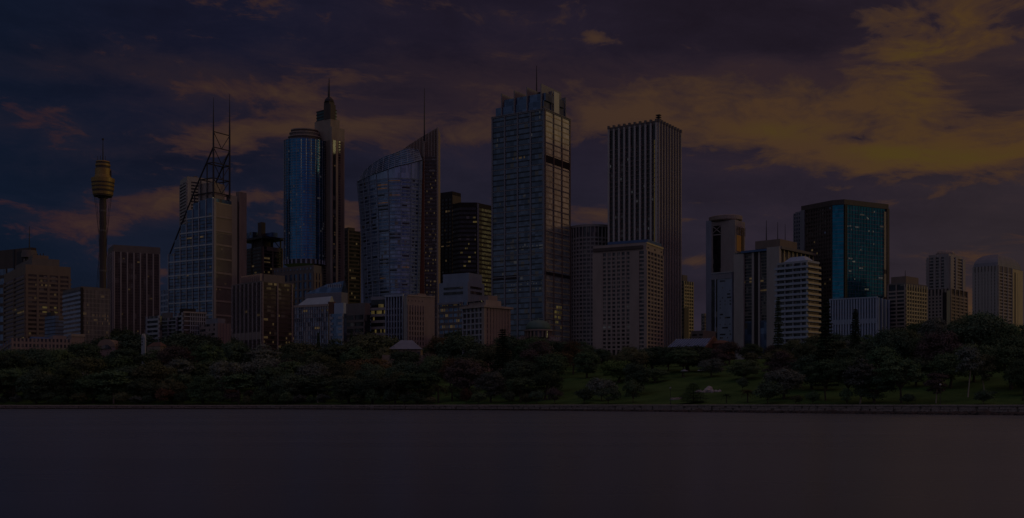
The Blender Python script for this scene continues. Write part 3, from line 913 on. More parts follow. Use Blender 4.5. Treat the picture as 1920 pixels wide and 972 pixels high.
MB().lathe([(4, b.h(187)), (3.6, b.h(183)), (1.6, b.h(178))], 10, (b.w * .16, -b.l * .22)).build('spire_base', steel, b.root)
b.mast(b.w * .16, -b.l * .22, b.h(180), b.h(142), .7, steel, 'spire'); b.mast(b.w * .10, -b.l * .22, b.h(183), b.h(150), .3, steel, 'aerial')
# the drum (in the tower's thing): local frame centre
ca, sa = b.c, b.n
def tolocal(x, y):
    dx_, dy_ = x - b.root.location.x, y - b.root.location.y
    return (dx_ * ca - dy_ * sa, dx_ * sa + dy_ * ca)
dd = 872.0; xl_, xr_ = X(526, dd), X(603, dd); xm = (xl_ + xr_) / 2; hw = (xr_ - xl_) / 2
def arc(r, depth=24):
    pts = [(xm - (hw + r) * cos(pi * k / 26), dd + 14 - (13.5 + r) * sin(pi * k / 26)) for k in range(27)]
    pts += [(xm + hw + r, dd + 14 + depth), (xm - hw - r, dd + 14 + depth)]
    return [tolocal(*p) for p in pts]
zt, z0 = b.h(264), b.h(488)
MB().prism(arc(0), z0, zt).build('curved_glazing', g_blue, b.root)
nfl = 44
o = MB().prism(arc(.22), 0, .55).build('floor_band', g_navy, b.root, loc=(0, 0, z0)); rep(o, [(0, 0, (zt - z0) * k / nfl) for k in range(1, nfl + 1)])
for k in range(1, 26, 2):
    x, y = tolocal(xm - (hw + .15) * cos(pi * k / 26), dd + 14 - (13.65) * sin(pi * k / 26))
    MB().tube((x, y, z0), (x, y, zt), .16, .16, 4).build('mullion', alu, b.root)
ML = MB(); rnd = random.Random(5)
for i in range(40):
    k = rnd.randrange(nfl); a0 = pi * rnd.uniform(.04, .95); zz = z0 + (zt - z0) * (k + .35) / nfl
    p = [tolocal(xm - (hw + q) * cos(a_), dd + 14 - (13.5 + q) * sin(a_)) for a_ in (a0, a0 + .06) for q in (.0, .12)]
    ML.rings([[(p[0][0], p[0][1], zz), (p[1][0], p[1][1], zz), (p[3][0], p[3][1], zz), (p[2][0], p[2][1], zz)],
              [(p[0][0], p[0][1], zz + 1.3), (p[1][0], p[1][1], zz + 1.3), (p[3][0], p[3][1], zz + 1.3), (p[2][0], p[2][1], zz + 1.3)]])
ML.build('lit_window', e_cool, b.root, kind='stuff')
for k, (a_, b2, r_) in enumerate(((264, 256, -2.2), (256, 249, -3), (249, 243, -4))):
    MB().prism(arc(r_ * 1.2 - 1, 22), b.h(a_) + .02, b.h(b2)).build('roof_tier', dbrown if k != 1 else conc_d, b.root)
    MB().prism(arc(r_ * 1.2 - .6, 22), b.h(b2), b.h(b2) + .8).build('roof_ledge', conc_w, b.root)
MB().prism(arc(-.5), b.h(496), z0).build('drum_base', g_black, b.root)
for k in range(1, 26, 2):
    x, y = tolocal(xm - (hw + .1) * cos(pi * k / 26), dd + 14 - 13.6 * sin(pi * k / 26))
    MB().box(x - .5, x + .5, y - .5, y + .5, b.h(496), z0).build('base_column', bwhite, b.root)
pod = Bld('podium_building', 'grey masonry podium with tall windows under the curved blue glass tower', 'office block', 514, 588, 602, 850, 33, 497)
pod.core(g_navy); pod.bands(3, .22, conc_d, .5, z0=pod.h(560), z1=pod.h(512)); pod.block(-.006, 1.006, -.006, 1.006, pod.h(512), pod.H, conc_d, 'attic_wall')
pod.cols('F', 9, 1.9, conc_d, .7, z1=pod.h(512), name='pier'); pod.cols('R', 3, 1.9, brown, .7, z1=pod.h(512), name='pier')
pod.lit('F', 24, 1, 2, g_frit, pod.h(508), pod.h(501), out=.55, fu=.45, fz=.5, name='attic_window')
pod.fbands('F', 9, .3, conc_d, .4, z0=pod.h(640), z1=pod.h(560))

# 13
b = Bld('office_tower', 'dark banded tower seen between the brown stone tower and the sail-shaped tower', 'office tower', 640, 652, 676, 980, 50, 432)
b.core(g_black); b.bands(26, .4, dbrown, .4, z0=b.h(620)); b.cols('R', 2, 1.0, brown, .7); b.lit('R', 8, 26, .05, e_warm, b.h(620), seed=4); b.block(.1, .9, .1, .6, b.H, b.h(426), dbrown, 'plant_room')

# 14 sail-shaped glass tower
d = 870.0; cx = X(742, d); cz = ground(cx, d)
t = empty('sail_tower', 'sail-shaped pale glass tower with curved flaring edge, sloping fin top and mast', 'office tower', (cx, d, cz))
def tz(py): return Z(py, d) - cz
def lx(px, dep=0): return X(px, d + dep) - cx
def edgeL(py): return float(np.interp(py, [250, 330, 360, 400, 450, 500, 570, 660], [659, 661.5, 664.5, 668, 670.5, 672, 675, 677]))
def edgeR(py): return float(np.interp(py, [290, 340, 560, 660], [792, 791, 786, 784]))
def topline(f): return float(np.interp(f, [0, .08, .25, .45, .6, .8, 1], [333, 331, 327, 322, 316, 310, 300]))
def surf(f, py, off=0.0):
    """point of the curved facade: f across (0 left .. 1 right)"""
    l_, r_ = lx(edgeL(py)), lx(edgeR(py))
    x = l_ + (r_ - l_) * f
    y = 20.0 * (1 - f) ** 2.2 - 8.0 * math.sin(pi * f) + 2.0 * f
    return (x, y - off, tz(py))
NU, NV = 26, 30
rows = []
for j in range(NV + 1):
    fr = []
    for i in range(NU + 1):
        f = i / NU
        py = topline(f) + (660 - topline(f)) * (1 - (j / NV))
        fr.append(surf(f, py))
    bk = [(p[0], 34.0, p[2]) for p in (fr[-1], fr[0])]
    rows.append(fr + bk)
MB().rings(rows).build('curved_glazing', g_frit, t)
for k in range(46):
    py = 640 - k * 6.72
    f0 = 0.0
    while f0 < 1 and topline(f0) > py - 2: f0 += .02
    if f0 > .9: break
    fs = np.linspace(f0, 1, 24)
    MB().rings([[surf(f, py, o) for f in fs for o in (.0,)] , [surf(f, py, .35) for f in fs], [surf(f, py - 1.7, .35) for f in fs], [surf(f, py - 1.7, 0) for f in fs]], cap=False, closed=False).build('floor_strip', bgrey, t)
# dark window strips in five bays, every floor
rnd = random.Random(8)
bays = [(.05, .10), (.12, .17), (.225, .30), (.345, .50), (.52, .69), (.715, .83), (.87, .90), (.92, .95)]
for k in range(45):
    py = 637.2 - k * 6.72
    for bi, (f0, f1) in enumerate(bays):
        if topline(f0) > py - 8 or rnd.random() < (.30 if bi not in (0, 1, 6) else .5): continue
        if bi == 2 and py > 500: continue
        q = rnd.random()
        m_ = g_navy if q < .7 else g_black
        if rnd.random() < (.10 if py < 480 else .16) and bi in (3, 4, 5): m_ = e_org
        fe = f1 if rnd.random() < .7 else f0 + (f1 - f0) * rnd.uniform(.5, 1)
        hgt = 3.1 if m_ is not e_org else 1.7
        fs = np.linspace(f0, fe, 5)
        MB().rings([[surf(f, py, .0) for f in fs], [surf(f, py, .16) for f in fs], [surf(f, py - hgt, .16) for f in fs], [surf(f, py - hgt, 0) for f in fs]], cap=False, closed=False).build('window_strip', m_, t)
for f in (.018, .11, .20, .33, .51, .70, .85, .965):
    pts = [surf(f, py, .55) for py in np.linspace(topline(f) + 1, 640, 10)]
    g = MB()
    for a_, b2 in zip(pts, pts[1:]): g.tube(a_, b2, .32, .32, 4)
    g.build('mullion', bgrey, t)
# glazed sail above the facade
def sail(f, v, off=0):
    py0 = topline(f) - .6
    py1 = float(np.interp(f, [0, .1, .25, .5, .65, .82, 1], [326, 313, 302, 290, 285, 276, 268]))
    py = py0 + (py1 - py0) * v
    l_ = lx(661 + 2 * (1 - v)); r_ = lx(792 - 14 * v)
    x = l_ + (r_ - l_) * f
    y = 20.0 * (1 - f) ** 2.2 - 8.0 * math.sin(pi * f) + 2 * f + 11 * v - off - 1.2
    return (x, y, tz(py))
us_ = np.linspace(0, 1, 25)
MB().rings([[sail(f, v) for f in us_] + [(sail(1, v)[0], sail(1, v)[1] + 5, sail(1, v)[2]), (sail(0, v)[0], sail(0, v)[1] + 5, sail(0, v)[2])] for v in np.linspace(0, 1, 8)]).build('roof_sail', g_navy, t)
for v in np.linspace(.02, 1, 8):
    g = MB(); pts = [sail(f, v, .3) for f in us_]
    for a_, b2 in zip(pts, pts[1:]): g.tube(a_, b2, .2, .2, 4)
    g.build('sail_bar', bwhite, t)
for f in np.linspace(.05, .98, 11):
    g = MB(); pts = [sail(min(1, f + .06 * v), v, .3) for v in np.linspace(0, 1, 6)]
    for a_, b2 in zip(pts, pts[1:]): g.tube(a_, b2, .16, .16, 4)
    g.build('sail_rib', bwhite, t)
# terracotta spine with raking top
yf = 4.0
def poly(pts, y0, y1, m_, name):
    q = [(lx(a_), tz(c_)) for a_, c_ in pts]
    MB().rings([[(a_, y0, c_) for a_, c_ in q], [(a_, y1, c_) for a_, c_ in q]]).build(name, m_, t)
poly([(742, 285), (746, 281), (765, 267), (790, 251), (818, 235), (819.5, 300), (790, 300), (768, 291)], 9.0, 12.0, brown, 'raking_wall')
for k in range(12):
    px = 752 + k * 5.6
    pt = float(np.interp(px, [742, 765, 790, 818], [284, 267, 251, 235]))
    MB().box(lx(px) - .28, lx(px) + .28, 8.3, 9.2, tz(296), tz(pt + .6)).build('fin', conc_w, t)
MB().box(lx(793), lx(818), 6.5, 30, -1, tz(290)).build('spine_glazing', g_brown, t)
MB().box(lx(786), lx(794), 3.2, 28, -1, tz(300)).build('spine_wall', mat('dark_terracotta', (0.16, 0.055, 0.035), .8), t)
MB().box(lx(818), lx(821), 5.6, 30, -1, tz(236)).build('edge_pier', conc_w, t)
MB().box(lx(792.8), lx(795), 5.8, 8.5, -1, tz(262)).build('edge_pier', conc_w, t)
o = MB().box(lx(795), lx(818), 6.2, 7, 0, 1.3).build('spandrel', dbrown, t, loc=(0, 0, tz(640))); rep(o, [(0, 0, (tz(294) - tz(640)) * k / 50) for k in range(1, 51)])
g = MB(); rnd = random.Random(2)
for k in range(50):
    for i in range(9):
        if rnd.random() < .13:
            x0 = lx(796.3 + i * 2.3); zz = tz(640) + (tz(300) - tz(640)) * (k + .5) / 50
            g.box(x0, x0 + .75, 6.1, 6.6, zz, zz + 1.2)
g.build('lit_window', e_warm, t, kind='stuff')
MB().tube((lx(794), 9, tz(262)), (lx(794), 9, tz(160)), .65, .22).build('mast', steel, t)
poly([(781, 303), (793, 291), (793, 318), (783, 316)], 2.2, 6, black, 'sail_soffit')

# 15 dark pair
b = Bld('office_tower', 'plain near-black tower directly right of the sail-shaped tower', 'office tower', 812, 848, 864, 1000, 35, 359)
b.core(g_black, z1=b.h(372)); b.block(-.004, 1.004, -.004, 1.004, b.h(372), b.H, black, 'parapet'); b.slab('R', -b.l / 2, b.l / 2, b.h(382), b.h(366), dbrown, .3, 'wall_panel')
b.bands(32, .42, black, .25, z0=b.h(600), z1=b.h(372)); b.cols('F', 6, 1.0, black, .5, z1=b.h(372)); b.lit('F', 14, 32, .035, e_warm, b.h(600), b.h(372), seed=31); b.lit('F', 14, 3, .5, e_warm, b.h(466), b.h(446), seed=32)
d = 930.0; cx = X(886, d); cz = ground(cx, d)
t = empty('octagonal_tower', 'near-black tower with chamfered corners and scattered lit windows beside the twin-grid skyscraper', 'office tower', (cx, d, cz))
def tz(py): return Z(py, d) - cz
def oct_(g_=0.0): return [(lx2(848) - g_, 8), (lx2(862), 0 - g_), (lx2(893) + g_ * .2, -g_), (lx2(903), 6 - g_), (lx2(921) + g_, 16), (lx2(921) + g_, 40), (lx2(848) - g_, 40)]
def lx2(px): return X(px, d) - cx
MB().prism(oct_(), -1, tz(389)).build('glazing', g_black, t); MB().prism(oct_(.3), tz(389), tz(380)).build('parapet', black, t)
o = MB().prism(oct_(.25), 0, 1.5).build('spandrel', black, t, loc=(0, 0, tz(620))); rep(o, [(0, 0, (tz(389) - tz(620)) * k / 28) for k in range(1, 28)])
MB().box(lx2(894.5), lx2(898), -.2, 4, -1, tz(382)).build('corner_pier', slate, t)
g = MB(); rnd = random.Random(6)
for k in range(28):
    for i in range(16):
        if rnd.random() < (.09 if k > 6 and k < 20 else .03):
            zz = tz(620) + (tz(389) - tz(620)) * (k + .5) / 28
            if i < 10:
                x0 = lx2(863 + i * 3); g.box(x0, x0 + rnd.choice((.7, .9, 2)), -.35, .2, zz, zz + 1.3)
            else:
                f = (i - 10) / 6; x0 = lx2(903 + 17 * f); y0 = 6 + 10 * f
                g.box(x0, x0 + .8, y0 - .45, y0 + .4, zz, zz + 1.4)
g.build('lit_window', e_yel, t, kind='stuff')

# 16 pale blue stepped office
b = Bld('office_block', 'pale blue stepped office block in front of the near-black towers', 'office block', 823, 877, 908, 640, 32, 528)
b.core(g_navy, z1=b.h(566)); b.block(0, 1, 0, 1, b.h(566), b.H, bgrey, 'wall'); b.block(.08, .98, .1, .9, b.H, b.h(511), bgrey, 'plant_room')
for p0, p1 in ((541, 537), (551, 546)): b.slab('F', b.u('F', 832), b.u('F', 868), b.h(p0), b.h(p1), g_dark, .2, 'window_strip', -.1); b.slab('R', b.u('R', 882), b.u('R', 903), b.h(p0 - 1), b.h(p1 - 1), g_brown, .2, 'window_strip', -.1)
b.fbands('F', 8, .4, conc_d, .5, z0=b.h(650), z1=b.h(566)); b.fbands('R', 8, .4, pink, .5, z0=b.h(650), z1=b.h(566)); b.cols('F', 7, .5, conc, .3, z1=b.h(566)); b.lit('F', 18, 8, .14, e_warm, b.h(650), b.h(566), seed=7, out=.1)
b.slab('F', b.u('F', 824), b.u('F', 866), b.h(570), b.h(566), slate, 2.0, 'balcony')

# 17 banded block and pink masonry
b = Bld('office_block', 'small banded office with white columns at its right end, in front of the sail-shaped tower', 'office block', 696, 757, 764, 600, 28, 554)
b.core(g_dark); u_ = b.u('F', 723)
b.fbands('F', 7, .42, conc, .5, u1=u_, z0=b.h(652), z1=b.h(568)); b.slab('F', -b.w / 2, u_, b.h(560), b.H, slate, .4, 'parapet'); b.cols('F', 7, .55, bwhite, .8, u0=u_ + .5, u1=b.w / 2 - .4)
b.fbands('F', 7, .25, slate, .3, u0=u_, z0=b.h(652), z1=b.h(568)); b.slab('F', u_, b.w / 2, b.H - .6, b.H + .6, bwhite, 1.0, 'parapet'); b.lit('F', 8, 7, .3, e_yel, b.h(652), b.h(568), u1=u_, seed=8, out=.1)
b = Bld('masonry_building', 'pink masonry building with narrow window columns beside the banded office', 'building', 758, 764, 815, 590, 55, 554)
b.core(pink, name='wall'); sp = b.l / 2
b.slab('R', -sp, b.u('R', 795), b.h(660), b.h(584), g_brown, .05, 'window_bay', -.2); b.cols('R', 7, .9, pink, .5, z1=b.h(572), u0=-sp + .5, u1=b.u('R', 795), name='pier'); b.fbands('R', 8, .35, pink, .35, u1=b.u('R', 795), z0=b.h(660), z1=b.h(584))
b.lit('R', 10, 1, 2, g_home, b.h(568), b.h(562), u1=b.u('R', 797), out=.04, fu=.35, name='attic_window'); b.cols('F', 3, 1.2, conc, .4, name='pier'); b.slab('R', -sp, sp, b.H - .4, b.H + .4, conc_w, .3, 'cornice')
b.block(.1, .8, .4, .7, b.H, b.h(549), pink, 'plant_room')

# 19 tall twin-grid skyscraper with bladed crown
b = Bld('skyscraper', 'tallest grid-faced skyscraper, dark blue left and sunset-bronzed right, with bladed crown and mast', 'office tower', 922, 1021, 1069, 780, 33, 205)
b.core(glass('smoky_glass', (.105, .135, .19), 3.0, 3.8, .14, .65, .3, .05, .02))
b.slab('R', -b.l / 2 + .02, b.l / 2, -1, b.H - .03, glass('sunset_mirror', (.72, .80, .82), 3.0, 3.8, .22, .8, .2, .0, .02), .06, 'bronze_tone_glazing')  # paler than the front glass: golden sky reflection put into its colour
nf = 42; zb0 = b.h(640)
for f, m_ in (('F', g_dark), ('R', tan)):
    b.fbands(f, nf, .24, m_, .16, z0=zb0, name='spandrel')  # right spandrels are tan to paint in the same golden reflection
sh = mat('plain_grey_granite', (.24, .235, .25), .5)
b.cols('F', 5, 1.1, slate, .5); b.cols('R', 4, 1.1, brown, .55)
for f, sp in (('F', b.w / 2), ('R', b.l / 2)):
    o = MB().box(*b.ext(f, -sp, sp, -.2, .42), 0, .55).build('transom', sh, b.root, loc=(0, 0, zb0)); rep(o, [(0, 0, (b.H - zb0) * k / 10.5) for k in range(1, 11)])
    for q in (0, .98): b.slab(f, -sp - .2, sp + .2, b.H - .8 + q, b.H - .35 + q, sh, .7, 'cornice')
b.slab('R', -b.l / 2, b.l / 2, b.h(303), b.h(290), black, .45, 'plant_louvre'); b.slab('R', -b.l / 2, b.l / 2, b.h(515), b.h(509), black, .45, 'plant_louvre'); b.slab('F', -b.w / 2, -b.w * .02, b.h(520), b.h(512), black, .3, 'plant_louvre')
b.lit('F', 40, nf, .015, e_cool, zb0, seed=41, out=.1); b.lit('F', 26, 2, .6, e_cool, b.h(468), b.h(458), -b.w * .2, b.w / 2 - 1, 43, out=.1); b.lit('F', 30, 4, .35, e_cool, b.h(544), b.h(524), -b.w * .22, b.w / 2 - 1, 44, out=.1)
b.lit('F', 10, 1, .6, e_warm, b.h(296), b.h(286), -b.w * .1, b.w * .2, 45); b.lit('R', 9, 5, .5, e_yel, b.h(618), b.h(570), b.u('R', 1040), b.u('R', 1054), 46, out=.3)
zc = b.h(165) ; 
MB().box(-b.w * .455, b.w * .455, -b.l * .44, b.l * .44, b.H, b.h(186)).build('crown_glazing', g_navy, b.root); b.block(.2, .98, .08, .8, b.h(186), b.h(172), g_navy, 'crown_glazing')
for x in (-.33, -.085, .155, .42):
    MB().box(x * b.w - .35, x * b.w + .35, -b.l * .47, b.l * .30, b.H, b.h(160 - 5 * (x + .33) / .75)).build('crown_blade', sh, b.root)
for y in (-.16, .12, .38):
    MB().box(b.w * .28, b.w * .475, y * b.l - .3, y * b.l + .3, b.H, b.h(163)).build('crown_blade', sh, b.root)
b.slab('R', -b.l * .1, b.l * .1, b.H, b.h(162), alu, -.8, 'crown_panel', -1.6); b.block(.62, .7, .45, .5, b.h(172), b.h(157), steel, 'roof_crane')
b.mast(b.w * .155, -b.l * .1, b.h(165), b.h(107), .55, steel)

# 18 ornate pale block
b = Bld('masonry_building', 'ornate pale block with white gridded left face, pink right face and small roof pavilion', 'building', 868, 908, 956, 560, 45, 573)
b.core(g_home); b.bands(7, .3, pink, .3, z0=b.h(650), z1=b.h(576)); b.cols('F', 6, .6, white, .55, name='pier'); b.fbands('F', 7, .2, white, .45, z0=b.h(650), z1=b.h(576)); b.cols('R', 9, 1.5, pink, .5, name='pier'); b.cols('R', 17, .5, pink, .42, name='pier')
b.bands(1, 1, conc_w, 1.3, z0=b.H - 1.0, z1=b.H + .1, name='cornice'); b.slab('F', b.w / 2 - 1.3, b.w / 2 + .7, -1, b.H - 1, conc_w, .7, 'corner_pier'); b.block(.18, .95, .1, .7, b.H + .1, b.h(562), conc_w, 'attic_wall'); b.block(.5, .95, .2, .55, b.h(562), b.h(553), pink, 'roof_pavilion')
b.lit('F', 12, 1, 2, g_home, b.h(568), b.h(563), -b.w * .3, b.w * .44, out=-b.l * .1 + .15, fu=.5, name='attic_window')

# 20 domed building
d = 585.0; cx = X(1009, d); cz = ground(cx, d)
t = empty('domed_building', 'low stone building with green copper dome in front of the tallest skyscraper', 'building', (cx, d, cz))
def tz(py): return Z(py, d) - cz
r0 = 23.5 / F * d
MB().lathe([(r0, tz(619)), (r0 * .99, tz(614)), (r0 * .9, tz(608.5)), (r0 * .72, tz(604)), (r0 * .42, tz(601.3)), (r0 * .1, tz(600.4))], 28).build('dome', copper, t, smooth=True)
MB().lathe([(r0 * 1.16, tz(621.5)), (r0 * 1.16, tz(619.2))], 28).build('cornice', conc_w, t); MB().lathe([(r0 * 1.0, tz(634)), (r0 * 1.0, tz(621.5))], 28).build('drum', g_home, t)
for k in range(20):
    a_ = 2 * pi * k / 20; MB().box(-.45, .45, -.45, .45, tz(634), tz(621.5)).build('drum_column', sand, t, loc=(r0 * 1.03 * cos(a_), r0 * 1.03 * sin(a_), 0))
MB().lathe([(.5, tz(600.5)), (.45, tz(598)), (.1, tz(596))], 8).build('finial', copper, t)
hb = 38 / F * d
MB().box(-hb, hb, -3, 16, -1, tz(640)).build('wall', pink, t); MB().box(-hb - .5, hb + .5, -3.5, 16.5, tz(640), tz(637.5)).build('cornice', conc_w, t); MB().box(-hb * .86, hb * .8, -1, 14, tz(637.5), tz(630)).build('attic_wall', pink, t)
o = MB().box(-.35, .35, -.3, .3, tz(637.5), tz(633)).build('baluster', conc_w, t, loc=(-hb, -3.2, 0)); rep(o, [(hb * 2 * k / 18, 0, 0) for k in range(1, 19)])
o = MB().box(-.8, .8, -3.1, -2.9, tz(654), tz(644)).build('window', g_home, t, loc=(-hb * .9, 0, 0)); rep(o, [(hb * 1.8 * k / 10, 0, 0) for k in range(1, 11)])
MB().rings([[(hb * .15, -3.3, tz(637.4)), (hb * .85, -3.3, tz(637.4)), (hb * .5, -3.3, tz(629))], [(hb * .15, -1.2, tz(637.4)), (hb * .85, -1.2, tz(637.4)), (hb * .5, -1.2, tz(629))]]).build('pediment', conc_w, t)

# 21 round tower
d = 800.0; cx = X(1113, d); cz = ground(cx, d)
t = empty('round_tower', 'round tower with pale grid of floors and piers between the two tall skyscrapers', 'office tower', (cx, d + 19, cz))
def tz(py): return Z(py, d) - cz
r0 = 41.0 / F * (d + 19)
MB().lathe([(r0, -1), (r0, tz(424))], 48).build('glazing', g_home, t); MB().lathe([(r0 + .8, tz(424)), (r0 + .8, tz(419.5)), (r0 - 2, tz(418.5))], 48).build('parapet', conc, t)
o = MB().lathe([(r0 + .45, 0), (r0 + .45, 1.15)], 48).build('spandrel', conc, t, loc=(0, 0, tz(650))); rep(o, [(0, 0, (tz(446) - tz(650)) * k / 27) for k in range(1, 28)])
for k in range(36):
    a_ = 2 * pi * k / 36 + .05
    MB().box(-.35, .35, -.35, .35, -1, tz(424)).build('pier', conc, t, loc=((r0 + .4) * cos(a_), (r0 + .4) * sin(a_), 0)).rotation_euler[2] = a_

# 23 tall white-columned tower
b = Bld('skyscraper', 'tall dark tower with bold pale vertical columns on both faces and small rooftop aerial', 'office tower', 1141, 1233, 1275, 760, 33, 226)
b.core(g_black, z1=b.h(231)); b.bands(43, .40, dbrown, .2, z0=b.h(650), z1=b.h(262)); b.block(-.004, 1.004, -.004, 1.004, b.h(233), b.H, conc_d, 'parapet')
b.cols('F', 10, 1.25, column_stone, 1.3, z1=b.H + .6); b.cols('R', 9, 1.25, conc, 1.3, z1=b.H + .6)
for f, n_ in (('F', 10), ('R', 9)):
    sp = b.span(f)
    o = MB().box(*b.ext(f, -sp + .6 - .75, -sp + .6 + .75, -.2, 1.6), b.h(229.5), b.H + .9).build('column_cap', conc_d, b.root)
    dv = (1, 0) if f == 'F' else (0, 1); rep(o, [(dv[0] * (2 * sp - 1.2) * k / (n_ - 1), dv[1] * (2 * sp - 1.2) * k / (n_ - 1), 0) for k in range(1, n_)])
b.fbands('F', 11, .12, conc_d, .45, z0=b.h(360), z1=b.h(262), name='sill'); b.lit('F', 36, 43, .03, e_cool, b.h(650), b.h(262), seed=51, out=.1)
b.slab('F', b.w / 2 - 2.6, b.w / 2 - 1.3, -1, b.h(262), gold, .3, 'gold_tone_strip')
b.mast(b.w * .38, -b.l * .2, b.H, b.h(207), .5, steel, r1=.4)
for q in (0, 1, 2): b.block(.84 , .92, .26, .34, b.h(217 - 4 * q), b.h(216 - 4 * q) + .2, steel, 'aerial_array')
b.mast(-b.w * .05, 0, b.H, b.h(213), .2, steel)

# 22 concrete hotel in front
b = Bld('hotel', 'pale concrete hotel block with rows of square windows in front of the white-columned tower', 'hotel', 1112, 1212, 1243, 620, 28, 452)
b.core(g_home, z1=b.h(470)); zt = b.h(470)
b.block(0, 1, 0, 1, zt, b.h(455), conc_w, 'attic_wall'); b.bands(24, .42, conc_w, .35, z0=b.h(655), z1=b.h(472))
for p0, p1 in ((1112, 1129), (1183, 1199), (1208, 1212)): b.slab('F', b.u('F', p0), b.u('F', p1) + (.55 if p1 == 1212 else 0), -1, zt, conc_w, .6, 'wall_panel')
b.cols('F', 7, 1.05, conc_w, .5, z1=zt, u0=b.u('F', 1129.5), u1=b.u('F', 1182.5), name='pier'); b.cols('R', 6, 1.15, conc_w, .5, z1=zt, name='pier')
b.slab('F', b.u('F', 1113), b.u('F', 1206), b.h(466), b.h(460), dbrown, .9, 'cornice'); b.block(.25, 1.0, .08, .9, b.h(455), b.h(448), blueroof, 'plant_room'); b.slab('R', -b.l / 2, b.l / 2, b.h(457), b.h(454), tan, .4, 'cornice')
b.lit('R', 5, 1, 2, g_home, b.h(468), b.h(462), out=.1, fu=.4, name='attic_window'); b.lit('F', 6, 24, .03, e_cool, b.h(655), b.h(472), b.u('F', 1130), b.u('F', 1182), 61)
b.block(.05, .95, .05, .95, b.h(455), b.h(453.5), conc_d, 'roof_slab')

# 24 golden block
b = Bld('office_block', 'narrow block with golden lit right face just right of the white-columned tower', 'office block', 1262, 1282, 1300, 900, 45, 527)
b.core(g_dark); b.fbands('R', 15, .36, tan, .35, z0=b.h(625), z1=b.h(530)); b.cols('R', 5, .55, tan, .5); b.fbands('F', 15, .5, conc_d, .3, z0=b.h(625)); b.block(.1, .8, .1, .6, b.H, b.h(515), conc_d, 'plant_room'); b.slab('R', -b.l / 2, -b.l * .05, -1, b.h(578), dbrown, .6, 'wall_panel')  # sunset glow on the right face is put into the tan colour

# 25 tiny distant block and glass-roofed hall
b = Bld('office_block', 'tiny distant dark block in the gap left of the ring-crowned tower', 'office block', 1315, 1321, 1332, 1300, 45, 588)
b.core(g_dark); b.bands(8, .4, conc_d, .3, z0=b.h(632))
b = Bld('glass_roofed_hall', 'low hall with sloping blue glass roof and terracotta gable behind the trees', 'hall', 1253, 1322, 1352, 570, 28, 650)
b.core(pink, name='wall'); w2, l2 = b.w / 2, b.l / 2; rz_ = b.h(632)
MB().rings([[(-w2 - .4, -l2 - .5, b.H), (-w2 - .4, l2 + .5, b.H), (-w2 - .4, 0, rz_)], [(w2 - .2, -l2 - .5, b.H), (w2 - .2, l2 + .5, b.H), (w2 - .2, 0, rz_)]]).build('glass_roof', blueroof, b.root)
for k in range(15):
    x = -w2 + 2 * w2 * k / 14; MB().tube((x, -l2 - .6, b.H + .12), (x, 0, rz_ + .15), .16, .16, 4).build('glazing_bar', bwhite, b.root)
for q in (.33, .66): MB().tube((-w2, -l2 * (1 - q) - .3, b.H + (rz_ - b.H) * q + .15), (w2, -l2 * (1 - q) - .3, b.H + (rz_ - b.H) * q + .15), .14, .14, 4).build('glazing_bar', bwhite, b.root)
MB().rings([[(w2 - .1, -l2 - 1, b.H - .5), (w2 - .1, l2 + 1, b.H - .5), (w2 - .1, 0, rz_ + 1.2)], [(w2 + .9, -l2 - 1, b.H - .5), (w2 + .9, l2 + 1, b.H - .5), (w2 + .9, 0, rz_ + 1.2)]]).build('gable', terra, b.root)
o = MB().box(-.7, .7, -l2 - .12, -l2 + .1, b.H - 2.6, b.H - .7).build('window', g_home, b.root, loc=(-w2 * .92, 0, 0)); rep(o, [(w2 * 1.84 * k / 11, 0, 0) for k in range(1, 12)])
b = Bld('brick_house', 'low terracotta-roofed house right of the glass-roofed hall', 'house', 1330, 1352, 1378, 575, 45, 644)
b.core(terra, name='wall'); MB().rings([[(-b.w * .55, -b.l * .55, b.H), (b.w * .55, -b.l * .55, b.H), (b.w * .55, b.l * .55, b.H), (-b.w * .55, b.l * .55, b.H)], [(-.1, -b.l * .2, b.h(637)), (.1, -b.l * .2, b.h(637)), (.1, b.l * .2, b.h(637)), (-.1, b.l * .2, b.h(637))]]).build('roof', terra, b.root)
b = Bld('apartment_block', 'low dark flats behind the glass-roofed hall', 'apartment block', 1296, 1318, 1342, 640, 45, 620)
b.core(conc_d, name='wall'); b.lit('F', 6, 5, .8, g_home, b.h(650), out=.05, name='window')

# 26 ring-crowned tower
b = Bld('tower', 'grey tower with oval ring crown and cross-braced top slot', 'office tower', 1324, 1378, 1397, 800, 38, 412)
b.core(conc, name='wall')
for f, p0, p1, a_, c_, m_ in (('F', 1337, 1351.5, 508, 438, g_black), ('F', 1337, 1351.5, 436, 420, g_dark)): b.slab(f, b.u(f, p0), b.u(f, p1), b.h(a_), b.h(c_), m_, .1, 'window_slot')
u0, u1 = b.u('F', 1337), b.u('F', 1351.5); y_ = -b.l / 2 - .4
for s_ in (0, 1): MB().tube((u0 if s_ else u1, y_, b.h(421)), (u1 if s_ else u0, y_, b.h(434)), .35, .35, 4).build('cross_brace', conc, b.root)
b.slab('F', b.u('F', 1324), b.u('F', 1334), -1, b.h(409), bwhite, .35, 'corner_pier'); b.slab('R', b.u('R', 1381), b.u('R', 1389), b.h(470), b.h(440), gold, .25, 'gold_tone_strip'); b.slab('R', b.u('R', 1381), b.u('R', 1395), b.h(438), b.h(424), g_dark, .2, 'window_slot'); b.cols('R', 5, .4, conc, .4, b.h(439), b.h(423), name='mullion')  # orange sky reflection on the right face, painted as a gold strip
b.slab('R', b.u('R', 1389.5), b.u('R', 1394), -1, b.h(424), g_black, .3, 'window_slot')
def oval(r, z): return [((b.w * .50 + r) * cos(2 * pi * k / 40), (b.l * .62 + r) * sin(2 * pi * k / 40), z) for k in range(40)]
